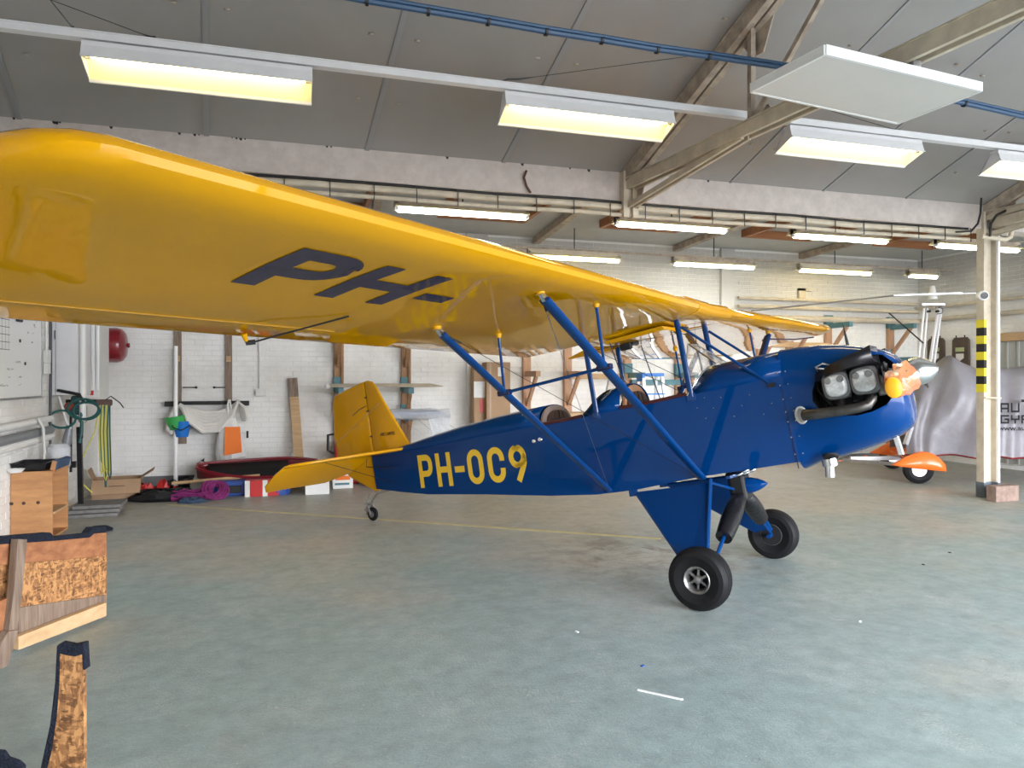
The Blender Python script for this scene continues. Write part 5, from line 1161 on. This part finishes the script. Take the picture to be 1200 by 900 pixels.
# big strand-board frame with carpet edge, lower left
A_ = fl(125, 722); dirv = Vector((-.51, -.86, 0)).normalized(); nrm = Vector((dirv.y, -dirv.x, 0))
if nrm.dot(-A_) < 0: nrm = -nrm
def onpl(u, v, off=0.0):
    r = ray(u, v); o_ = A_ + nrm*off; t = ((o_-Cv).dot(nrm))/r.dot(nrm); return Cv + r*t
fr_ = thing('broken_furniture', 'broken furniture side of strand board and timber with navy carpet edge at left', 'board', tuple(A_)); A0 = Vector(A_)
def piece(px, th, name, m, off=0.0, **k):
    P = [onpl(u, v, off)-A0 for u, v in px]; return MB().prism(P, -nrm*th).build(name, M[m], fr_, smooth=False, **k)
piece([(-60, 660), (125, 645), (125, 705), (-60, 740)], .018, 'strand_board_panel', 'osb')
piece([(-60, 641), (125, 624), (125, 651), (-60, 668)], .02, 'top_rail', 'redwoody', .03, bevel=.003)
piece([(22, 712), (125, 697), (125, 712), (22, 752)], .02, 'lower_board', 'timberold', .01, bevel=.003)
piece([(22, 746), (125, 706), (125, 722), (22, 762)], .045, 'pale_batten', 'timbery', .06, bevel=.004)
piece([(21, 632), (32, 632), (27, 690), (20, 742), (10, 742), (17, 690)], .05, 'upright_batten', 'timberold', .10, bevel=.003)
piece([(10, 740), (22, 738), (4, 800), (-25, 830), (-30, 810)], .05, 'foot_batten', 'timberold', .12, bevel=.003)
piece([(-5, 706), (12, 700), (8, 745), (-5, 752)], .03, 'side_block', 'redwood', .06)
piece([(-60, 634), (60, 624), (64, 629), (104, 625), (109, 618), (125, 617), (126, 624), (111, 625), (106, 630), (62, 634), (-60, 642)], .06, 'carpet_edge', 'carpet', .04, bevel=.006)
# strand-board strip standing nearer the camera
q2 = Cv + ray(80, 757)*2.6; q2.z = 0
sb = thing('strand_board_strip', 'curved strand-board strip with navy carpet edge standing at the bottom left', 'board', tuple(q2)); S0 = Vector(q2); nv = -Fv
def onfr(u, v): r = ray(u, v); t = (S0-Cv).dot(Fv)/r.dot(Fv); return Cv + r*t - S0
cur_ = [(70, 766), (69, 800), (66, 840), (60, 880), (50, 920), (38, 955)]
z0p = [(30, 952), (100, 952)]
MB().prism([onfr(*p) for p in cur_+[(98, 955), (98, 860), (97, 790), (96, 767), (88, 769), (78, 768)]], Fv*.02).build('strand_board', M['osb'], sb, smooth=False)
MB().prism([onfr(*p) for p in [(66, 757), (70, 754), (84, 757), (98, 754), (99, 775), (100, 785), (97, 786), (95, 768), (88, 771), (78, 769), (72, 768), (71, 800), (68, 840), (62, 880), (52, 920), (40, 955), (28, 955), (46, 905), (58, 850), (64, 800)]], Fv*.035).build('carpet_edge', M['carpet'], sb, smooth=False, bevel=.004)
q3 = Cv + ray(5, 890)*2.45; q3.z = 0; S1 = Vector(q3)
def onf2(u, v): r = ray(u, v); t = (S1-Cv).dot(Fv)/r.dot(Fv); return Cv + r*t - S1
cs_ = thing('carpet_scrap', 'rounded navy carpet edge just entering the bottom left corner', 'carpet', tuple(q3))
MB().prism([onf2(*p) for p in ((-60, 884), (-10, 880), (3, 881), (8, 889), (20, 893), (27, 899), (27, 970), (-60, 970))], Fv*.02).build('carpet', M['carpet'], cs_, smooth=False, bevel=.006)

# ================================================================== FLOOR CLUTTER AT THE BACK WALL
q = thing('open_carton', 'open brown cardboard box with flaps up near the left corner', 'carton', tuple(fl(137, 588)+Vector((-.04, .25, 0))), .12)
for p in ((-.27, .27, -.2, -.193), (-.27, .27, .193, .2)): MB().box(p[0], p[1], p[2], p[3], 0, .27).build('carton_side', M['cardboard'], q, smooth=False)
for x in (-.27, .263): MB().box(x, x+.007, -.193, .193, 0, .27).build('carton_side', M['cardboard'], q, smooth=False)
MB().box(-.26, .26, -.19, .19, 0, .008).build('carton_bottom', M['cardboard'], q, smooth=False)
MB().bar((-.27, 0, .27), (-.32, 0, .40), .006, .38, (0, 1, 0)).build('carton_flap', M['cardboard'], q, smooth=False); MB().bar((.27, 0, .27), (.42, 0, .37), .006, .38, (0, 1, 0)).build('carton_flap', M['cardboard'], q, smooth=False)
MB().obox((0, -.26, .19), (.54, .006, .20), 0, -.6).build('carton_flap', M['cardboard'], q, smooth=False); MB().box(-.08, .10, -.292, -.285, .20, .206).build('hand_slot', M['brown'], q, smooth=False)
for k in range(3):
    p = fl(112, 603)
    centred(MB().obox((p.x-.03+.03*k, p.y+.05*k, .02+.041*k), (.55-.03*k, .42, .038), .1-.03*k), 'paving_slab', M['slab'], ['lowest', 'middle', 'topmost'][k]+' grey slab of the pile in front of the open cardboard box', 'slab', 'grey slabs stacked by the corner', smooth=False, bevel=.006)
p = fl(117, 622); t_ = MB(); rng = random.Random(4)
t_.rings([[(p.x+.11*math.cos(2*PI*i/10)*a*(1+.2*rng.random()), p.y+.06*math.sin(2*PI*i/10)*a*(1+.2*rng.random()), z) for i in range(10)] for a, z in ((1, 0), (1.05, .02), (.6, .05), (.1, .055))])
centred(t_, 'dark_rag', M['carpet'], 'small dark blue rag on the floor in front of the slabs', 'rag')
def blob(c, sx_, sy_, sz_, name, m, label, cat, seed=0, rough=.25, **k):
    rng = random.Random(seed); mb = MB(); rg = []
    for j in range(7):
        a = PI/2*j/6; rr = math.cos(a)**.6; z = math.sin(a)
        rg.append([(c[0]+sx_*rr*math.cos(2*PI*i/14)*(1+rough*rng.uniform(-1, 1)), c[1]+sy_*rr*math.sin(2*PI*i/14)*(1+rough*rng.uniform(-1, 1)), max(0, sz_*z*(1+rough*rng.uniform(-1, 1)))) for i in range(14)])
    return centred(mb.rings(rg), name, M[m], label, cat, ang=30, **k)
p = fl(190, 588); blob((p.x, p.y+.15, 0), .42, .20, .13, 'black_gear_bag', 'leather', 'flat black gear bag on the floor left of the magenta rope', 'bag', 1)
p = fl(172, 584); b_ = blob((p.x, p.y+.02, 0), .13, .06, .16, 'red_strap_bundle', 'redbright', 'bundle of red straps lying on the black gear bag, left', 'strap', 2, .35)
p = fl(190, 583); blob((p.x, p.y+.05, 0), .09, .05, .19, 'red_strap_bundle', 'redbright', 'second small red strap bundle, nearer the white pole', 'strap', 3, .35)
p = fl(225, 588); blob((p.x, p.y-.05, 0), .16, .10, .06, 'dark_pouch', 'carpetlight', 'small dark blue pouch in front of the magenta rope', 'pouch', 6)
rp_ = fl(250, 587); q = thing('rope_coil', 'magenta climbing rope in a loose coiled heap', 'rope', (rp_.x, rp_.y+.12, 0)); rng = random.Random(8)
for k in range(26):
    cx_ = rng.uniform(-.02, .04); r_ = rng.uniform(.06, .15); tl = rng.uniform(-.5, .5)
    MB().tube([(cx_+r_*math.cos(2*PI*i/14), .08*math.sin(2*PI*i/14), .12+r_*.75*math.sin(2*PI*i/14+tl)) for i in range(14)], .011, 5, closed=True).build('rope_loop', M['magenta'], q)
for k in range(14):
    y = rng.uniform(-.08, .08); z = rng.uniform(.02, .13)
    MB().tube([(-.50+i*.07, y+rng.uniform(-.01, .01), max(.012, z+rng.uniform(-.02, .02))) for i in range(8)], .011, 5).build('rope_strand', M['magenta'], q)
p = fl(285, 580); q = thing('blue_case', 'flat blue plastic tool case with a black handle', 'case', (p.x-.12, p.y+.02, 0), .03)
MB().box(-.36, .36, -.09, .09, 0, .20).build('case_body', M['casepl'], q, smooth=False, bevel=.02); MB().box(-.12, .10, -.11, -.09, .04, .14).build('handle', M['ink'], q, smooth=False, bevel=.01); MB().box(.18, .25, -.093, -.0905, .05, .13).build('label', M['white'], q, smooth=False)
p = fl(305, 575); q = thing('red_white_box', 'small red and white box right of the blue case', 'box', (p.x+.0, p.y-.42, 0))
MB().box(-.17, .25, -.09, .09, 0, .21).build('box_body', M['redbright'], q, smooth=False, bevel=.004)
for x in (-.17, .05): MB().box(x-.001, x+.06, -.093, -.09, 0, .211).build('white_band', M['white'], q, smooth=False)
p = fl(328, 578); blob((p.x, p.y-.1, 0), .12, .09, .2, 'blue_cloth', 'casepl', 'crumpled blue cloth on the floor by the red and white box', 'cloth', 9)
# long wooden pole lying
a = fl(206, 577); b = fl(315, 570)
centred(MB().tube([(a.x, 10.42, .17), (b.x-.1, 10.40, .235)], .022, 8), 'wooden_pole', M['timberx'], 'long pale wooden pole lying across the blue case and gear bag', 'pole')
p = fl(222, 572); blob((p.x, p.y+.0, 0), .34, .14, .15, 'dark_sack', 'leather', 'dark sack behind the white pole under the white cloth', 'sack', 12)
p = fl(238, 572); blob((p.x+.02, p.y-.07, 0), .15, .08, .34, 'white_bundle', 'cloth', 'white cloth bundle left of the red hull', 'cloth', 13, .3)
q_ = fl(200, 578); tag(MB().tube([(q_.x-.25, q_.y-.05, .01), (q_.x-.1, q_.y-.02, .16), (q_.x+.05, q_.y-.02, .18), (q_.x+.15, q_.y-.04, .10), (q_.x, q_.y-.08, .02), (q_.x-.2, q_.y-.06, .06)], .008, 5, closed=True).build('wire_loop', M['ink']), 'thin black cable loop on the gear bag by the white pole', 'cable')
# red hull
hx0 = atY(233, 550, YB-.50).x; q = thing('red_hull', 'dark red fibreglass hull with open black cockpit lying by the wall', 'hull', (hx0+.78, YB-.56, .06)); q.rotation_euler = (math.radians(22), 0, 0)
rg = []
for k in range(13):
    x = -.78+1.56*k/12; w_ = .27*math.sin(PI*min(1, (k+.35)/8)/2)**.6 if k < 8 else .27*(1-((k-7.5)/7)**2); z1 = .27+.06*abs(x/.78)**2 if x < 0 else .27+.02*x
    rg.append([(x, w_*math.cos(a), z1-.29*math.sin(a)*min(1, .5+w_*2)) for a in [PI*i/12 for i in range(13)]])
mb = MB(); n = 13
for r in rg: mb.v += [Vector(p) for p in r]
for k in range(12):
    for i in range(n-1): mb.f.append((k*n+i, k*n+i+1, (k+1)*n+i+1, (k+1)*n+i))
mb.build('hull_shell', M['redboat'], q, recalc=False, solid=.012, ang=60)
MB().tube([Vector(r[0]) for r in rg]+[Vector(r[-1]) for r in reversed(rg)], .020, 6, closed=True).build('gunwale', M['red'], q)
mb = MB(); mb.v = []
for r in rg[1:10]: mb.v += [Vector((r[0][0], r[0][1]*.86, r[0][2]-.02)), Vector((r[0][0], -r[0][1]*.86, r[0][2]-.02))]
for k in range(8): mb.f.append((2*k, 2*k+1, 2*k+3, 2*k+2))
mb.build('cockpit_lining', M['matblack'], q, recalc=False, solid=.01)
MB().tube([(-.5, -.265, .22), (0, -.28, .22), (.5, -.25, .24)], .012, 6).build('rub_strip', M['red'], q)
# boxes behind the tail
p = fl(370, 577); q = thing('white_carton', 'plain white box on the floor behind the yellow tailplane', 'box', (p.x+.03, p.y-.1, 0)); MB().box(-.17, .14, -.1, .1, 0, .22).build('box_body', M['purewhite'], q, smooth=False, bevel=.006); MB().box(-.175, .145, -.105, .105, .20, .235).build('lid', M['white'], q, smooth=False, bevel=.004)
p = fl(402, 573); q = thing('printed_carton', 'white box with orange and blue print right of the plain white box', 'box', (p.x, p.y+.14, 0)); MB().box(-.14, .14, -.1, .1, 0, .27).build('box_body', M['purewhite'], q, smooth=False, bevel=.006)
MB().box(-.10, .10, -.103, -.1, .12, .18).build('orange_print', M['orangebag2'], q, smooth=False); MB().box(-.11, .09, -.103, -.1, .05, .08).build('blue_print', M['teal'], q, smooth=False)
p = fl(380, 570); q = thing('red_canister', 'red canister with a black handle behind the yellow tailplane', 'canister', (p.x+.32, YB-.30, .0)); MB().box(-.16, .20, -.1, .1, 0, .62).build('canister_body', M['redbright'], q, smooth=False, bevel=.03); MB().tube([(-.18, -.05, .45), (-.26, -.05, .5), (-.26, -.05, .72), (-.12, -.05, .74)], .02, 8).build('handle', M['ink'], q)
centred(MB().rings([[(1.35+.45*math.cos(2*PI*i/20)*a, YB-.55+.2*math.sin(2*PI*i/20)*a, z) for i in range(20)] for a, z in ((.8, .0), (1, .10), (1, .14), (.9, .20), (.3, .22))]), 'dark_red_cover', M['redboat'], 'low dark red cover on the floor behind the tail wheel', 'cover')

# floor marking and litter
a = fl(196, 591.5); b = fl(775, 631.5); d = (b-a).normalized(); nn = Vector((-d.y, d.x, 0))*.03
fo_ = bpy.data.objects['floor']
MB().prism([a-nn, b-nn*1.1, b+nn*1.1, a+nn], (0, 0, .0015)).build('floor_marking', M['yellowline'], fo_, smooth=False, label='worn yellow painted line')
a = fl(747, 809); b = fl(800, 820.5)
centred(MB().bar(a+Vector((0, 0, .003)), b+Vector((0, 0, .003)), .012, .005), 'white_strip', M['purewhite'], 'thin white plastic strip lying on the floor in the foreground', 'strip', smooth=False)
rng = random.Random(21)
for k, (u, v, m, lb) in enumerate(((753, 781, 'casepl', 'tiny blue crumb on the floor above the white strip'), (676, 741, 'purewhite', 'tiny white chip on the floor left of the near wheel'), (1113, 648, 'ink', 'small black scrap on the floor at right'), (1082, 662, 'ink', 'small black scrap on the floor left of the other scrap'), (1008, 729, 'purewhite', 'small white flake on the floor at right centre'), (905, 646, 'white', 'pale crumb on the floor behind the far wheel'))):
    p = fl(u, v); centred(MB().obox((p.x, p.y, .004), (.022, .012, .006), rng.uniform(0, 3)), 'floor_scrap', M[m], lb, 'scrap', smooth=False)
p = fl(1181, 588); centred(MB().box(p.x-.19, p.x+.19, p.y, p.y+.14, 0, .20), 'wooden_block', M['brickblock'], 'rough brown block on the floor right of the column foot', 'block', smooth=False, bevel=.008)

# ================================================================== RIGHT: WALL THINGS AND THE GYROPLANE
for (u0, v0, u1, v1, lb) in ((1088, 397, 1108, 429, 'left worn brown board with a pale badge on the right wall'), (1117, 396, 1137, 430, 'right worn brown board with a pale badge on the right wall')):
    a = atX(u0, v0, XR-.03); b = atX(u1, v1, XR-.03); yc = (a.y+b.y)/2; hy = abs(a.y-b.y)/2; hh = a.z-b.z
    q = thing('wall_board', lb, 'board', (XR-.02, yc, b.z))
    MB().prism([(0, -hy, .0), (0, hy, .0), (0, hy*.95, hh*.9), (0, hy*.7, hh), (0, -hy*.7, hh), (0, -hy*.95, hh*.9)], (-.05, 0, 0)).build('board', M['shield'], q, smooth=False, bevel=.006)
    MB().prism([(-.052, -.08, hh*.45), (-.052, .08, hh*.45), (-.052, .08, hh*.30), (-.052, 0, hh*.2), (-.052, -.08, hh*.30)], (-.004, 0, 0)).build('badge', M['white'], q, smooth=False); MB().box(-.056, -.051, -.09, .09, hh*.52, hh*.66).build('badge_label', mat('badge_green', (.45, .50, .25), .6), q, smooth=False)
    for y in (-hy*.5, hy*.5): MB().tube([(-.03, y, hh-.02), (-.04, y, hh+.04)], .012, 6).build('hook', M['darkmetal'], q)
centred(MB().box(XR-.10, XR-.01, 7.9, 9.7, 2.18, 2.32), 'timber_header', M['timberx'], 'pale timber header beam on the right wall behind the column', 'beam', smooth=False, bevel=.004)
q = thing('sheet_cladding', 'grey ribbed sheet panel under the timber header on the right wall', 'panel', (XR-.05, 8.8, .1))
MB().box(0, .03, -.9, .88, 0, 2.07).build('sheet', M['greypanel'], q, smooth=False)
for k in range(9): MB().box(-.02, 0, -.85+.2*k, -.81+.2*k, 0, 2.07).build('rib', M['greypanel'], q, smooth=False, bevel=.004)

gh = Vector((.87, -.49, 0)).normalized(); gl = Vector((-gh.y, gh.x, 0))
w1 = fl(1076, 566.5); w2 = fl(1046, 549); GO = (w1+w2)/2; GO.z = 0
g = thing('gyroplane', 'orange wheeled gyroplane with white rotor mast standing mostly under the silver cover', 'gyroplane', tuple(GO))
G = lambda p: Vector(p)-GO
for w_, nm in ((w1, 'near'), (w2, 'far')):
    c = Vector((w_.x, w_.y, .21))
    t = MB().rings([[c+gl*h+(gh*math.cos(2*PI*i/28)+Vector((0, 0, 1))*math.sin(2*PI*i/28))*r_-GO for i in range(28)] for r_, h in ((.10, -.06), (.15, -.075), (.195, -.06), (.21, -.02), (.21, .02), (.195, .06), (.15, .075), (.10, .06))], cap=False).build('tyre', M['rubber'], g)
    MB().lathe([(0, -.05), (.10, -.06), (.108, -.062), (.10, -.05), (.10, .05), (.108, .062), (.10, .06), (0, .05)], G(c), gl, 24).build('wheel_rim', M['alu'], g)
    # teardrop mudguard
    rg = []
    for k in range(11):
        x = -.36+.72*k/10; top = .20+.10*math.sin(PI*min(1, max(0, (k+1)/11)))+.06*(k/10)*(1-k/10); wd = .095*math.sin(PI*(k+.6)/11.2)**.5
        zt = c.z+(.04+.22*math.sin(PI*min(1, (k+.3)/10.6)**1.35)**.75); zb = c.z-.02+.07*(1-k/10)
        o_ = c - gh*(-x) ; rg.append([Vector((o_.x, o_.y, 0))+gl*(wd*math.cos(a))+Vector((0, 0, zb+(zt-zb)*math.sin(a)))-GO for a in [PI*i/8 for i in range(9)]])
    mb = MB(); n = 9
    for r in rg: mb.v += r
    for k in range(10):
        for i in range(n-1): mb.f.append((k*n+i, k*n+i+1, (k+1)*n+i+1, (k+1)*n+i))
    mb.build('mudguard', M['orange'], g, recalc=False, solid=.006, ang=60)
MB().bar(G((w1.x, w1.y, .30)), G((w2.x, w2.y, .30)), .12, .05).build('axle_beam', M['orange'], g, smooth=False, bevel=.01)
MB().bar(G((w1.x, w1.y, .26)), G(GO+gh*-.9+Vector((0, 0, .22))), .05, .05).build('keel_strut', M['alu'], g, smooth=False)
MB().bar(G(GO-gh*.8+Vector((0, 0, .25))), G(GO+gh*.4+Vector((0, 0, .30))), .10, .06).build('keel', M['alu'], g, smooth=False)
MB().prism([G(GO-gh*1.0+Vector((0, 0, .20))), G(GO-gh*.5+Vector((0, 0, .22))), G(GO-gh*.55+Vector((0, 0, .30)))], gl*.08).build('tail_fairing', M['orange'], g, smooth=False)
mastb = atY(1086, 440, 9.75); mastt = atY(1097, 352, 9.75)
for (u0, u1, vt, r_, m) in ((1074, 1083, 361, .018, 'purewhite'), (1080, 1087, 361, .015, 'purewhite'), (1087, 1100, 360, .028, 'whitemetal'), (1092, 1104, 356, .02, 'whitemetal')):
    MB().tube([G(atY(u0, 445, 9.75)), G(atY(u1, vt, 9.75))], r_, 8).build('mast_tube', M[m], g)
MB().obox(G(atY(1092, 357, 9.75)), (.40, .12, .05), -.3).build('rotor_head_plate', M['alu'], g, smooth=False, bevel=.008)
MB().lathe([(0, 0), (.08, 0), (.07, .08), (.045, .18), (.035, .23), (0, .24)], G(atY(1093, 351, 9.75)), (0, 0, 1), 14).build('rotor_hub_cap', M['purewhite'], g)
for k in range(5): MB().lathe([(0, 0), (.022, 0), (.022, .05), (0, .05)], G(atY(1082+5*k, 360+(k % 2)*5, 9.70)), (0, -1, 0), 8).build('linkage', M['darkmetal'] if k % 2 else M['alu'], g)
MB().tube([G(atY(1100, 360, 9.7)), G(atY(1105, 362, 9.7)), G(atY(1104, 367, 9.7)), G(atY(1098, 368, 9.7))], .008, 6).build('brake_loop', M['ink'], g)
h1 = atY(1092, 344, 9.75)
pl_ = atY(1046, 346.5, 9.95); pe = atY(882, 364, 10.6); pr_ = atY(1150, 343, 9.3); pe2 = atY(1204, 337, 8.75)
MB().bar(G(pl_), G(pr_), .10, .03).build('rotor_grip', M['alu'], g, smooth=False)
MB().foil(G(atY(1050, 346, 9.95)), G(pe), .20, .03, gl).build('rotor_blade', mat('rotor_grey', (.33, .32, .31), .45), g)
MB().foil(G(atY(1130, 343, 9.4)), G(pe2), .20, .03, gl).build('rotor_blade', M['whitemetal'], g)
MB().tube([G(atY(1042, 367, 9.7)), G(atY(1082, 402, 9.7))], .012, 5).build('antenna_rod', M['ink'], g)
MB().bar(G(atY(1068, 500, 8.75)), G(atY(1061, 521, 8.75)), .06, .05).build('exhaust_box', M['alu'], g, smooth=False)

# silver cover draped over the fuselage
t0 = Cv+ray(1052, 450)*11.5; t0.z = 0; t1 = Vector((11.30, 7.95, 0)); td = (t1-t0).normalized(); tn = Vector((-td.y, td.x, 0)); LEN = (t1-t0).length
TC_ = thing('dust_cover', 'silver grey dust cover with black maker lettering draped over the gyroplane', 'cover', tuple(t0))
prof_t = [(0, .40, 1.10), (.06, .40, 1.45), (.16, .40, 1.66), (.28, .40, 1.90), (.30, .40, 1.91), (.36, .40, 1.80), (.45, .40, 1.70), (.62, .40, 1.70), (.80, .38, 1.78), (1.0, .38, 1.66)]
def tz(f, k):
    for a, b in zip(prof_t[:-1], prof_t[1:]):
        if a[0] <= f <= b[0]: return a[k]+(b[k]-a[k])*(f-a[0])/(b[0]-a[0])
    return prof_t[-1][k]
mb = MB(); NX, NZ = 90, 34; rng = random.Random(1)
def cov(f, s_):
    """s_ 0 near hem .. 1 far hem"""
    top = tz(f, 2); hem = tz(f, 1); a = s_*PI
    y = -math.cos(a); z = abs(math.sin(a))**.55
    wdt = .55-.14*z*(1+.4*math.cos(f*9))
    fold = .030*math.sin(f*46+6*(1-z)+2*math.sin(f*13)) + .025*math.sin(f*21-8*z) + .05*math.exp(-((f-.30-(1-z)*-.25)/.03)**2)*(1-z*.5)
    fold += .07*math.sin(30*(f-.30)/(1.15-z)*.35)*(1-z)*(1 if f < .5 else .4)
    fold *= .5+.9*(1-z)
    zz = hem+(top-hem)*z + .012*math.sin(f*30)*(1-z)
    yy = y*wdt*(1 if z < .98 else .9) + (fold if y > 0 else -fold)
    return td*(f*LEN) + tn*yy + Vector((0, 0, zz))
for i in range(NX+1):
    for j in range(NZ+1): mb.v.append(cov(i/NX, j/NZ))
for i in range(NX):
    for j in range(NZ): a = i*(NZ+1)+j; mb.f.append((a, a+1, a+NZ+2, a+NZ+1))
mb.build('cover_sheet', M['tarp'], TC_, recalc=False, ang=80)
mb = MB(); mb.tube([cov(i/40, .0)+Vector((0, 0, -.01)) for i in range(41)], .014, 6); mb.build('cover_hem', M['redboat'], TC_, label='dark red hem of the cover')
def on_cov(u, v):                              # lettering lies on the near face of the cover
    r = ray(u, v); best = None
    pl = t0 - tn*.50; t = (pl-Cv).dot(tn)/r.dot(tn); return Cv+r*t - t0
def covtext(body, u0, v0, u1, hpx, name, fat=0.0):
    a = on_cov(u0, v0); b = on_cov(u1, v0-0.5); L = (b-a).length; up_ = (on_cov(u0, v0-hpx)-a)
    c = bpy.data.curves.new(name, 'FONT'); c.body = body; c.size = 1; c.resolution_u = 2; c.offset = fat
    o = bpy.data.objects.new('tmp', c); COL.objects.link(o); dg = bpy.context.evaluated_depsgraph_get()
    me = bpy.data.meshes.new_from_object(o.evaluated_get(dg)); bpy.data.objects.remove(o)
    W_ = max(v.co.x for v in me.vertices); H_ = max(v.co.y for v in me.vertices)
    for v in me.vertices: v.co = a + (b-a)*(v.co.x/W_) + up_*(v.co.y/H_) - tn*.085
    me.materials.clear(); me.materials.append(M['matblack']); o = bpy.data.objects.new(name, me); COL.objects.link(o); o.parent = TC_
BLK = {'A': lambda e, w: [[(e, 0), (e, 1-e), (1-e, 1-e), (1-e, 0)], [(w, .42), (1-w, .42)]], 'U': lambda e, w: [[(e, 1), (e, e), (1-e, e), (1-e, 1)]],
       'T': lambda e, w: [[(0, 1-e), (1, 1-e)], [(.5, 1-w), (.5, 0)]], 'O': lambda e, w: [[(e, 0), (e, 1-e), (1-e, 1-e), (1-e, e), (w, e)]],
       'G': lambda e, w: [[(1, 1-e), (e, 1-e), (e, e), (1-e, e), (1-e, .5), (.5, .5)]], 'Y': lambda e, w: [[(e, 1), (e, .5), (1-w, .5)], [(1-e, 1), (1-e, .4)], [(.5, .4), (.5, 0)]],
       'R': lambda e, w: [[(e, 0), (e, 1-e), (1-e, 1-e), (1-e, .5), (w, .5)], [(.5, .42), (1-e, 0)]]}
for word, v0, v1, v2 in (('AUTO', 483, 472, 1), ('GYRO', 496, 486, 1)):
    for k, ch in enumerate(word):
        u0 = 1169.5+12.2*k; u1 = u0+10.2; mb = MB(); tall = 4 if ch == 'T' else 0
        a = on_cov(u0, v0); b = on_cov(u1, v0); up_ = on_cov(u0, v1-tall)-a
        for path in BLK[ch](.10, .20):
            for q_ in stroke(path, .20): mb.add([a+(b-a)*p.x+up_*p.y-tn*.085 for p in q_], [(0, 1, 2, 3)])
        mb.build('cover_lettering', M['matblack'], TC_, smooth=False, recalc=False)
covtext('www.auto-gyro.com', 1167, 504, 1247, 4.5, 'cover_lettering', .01)
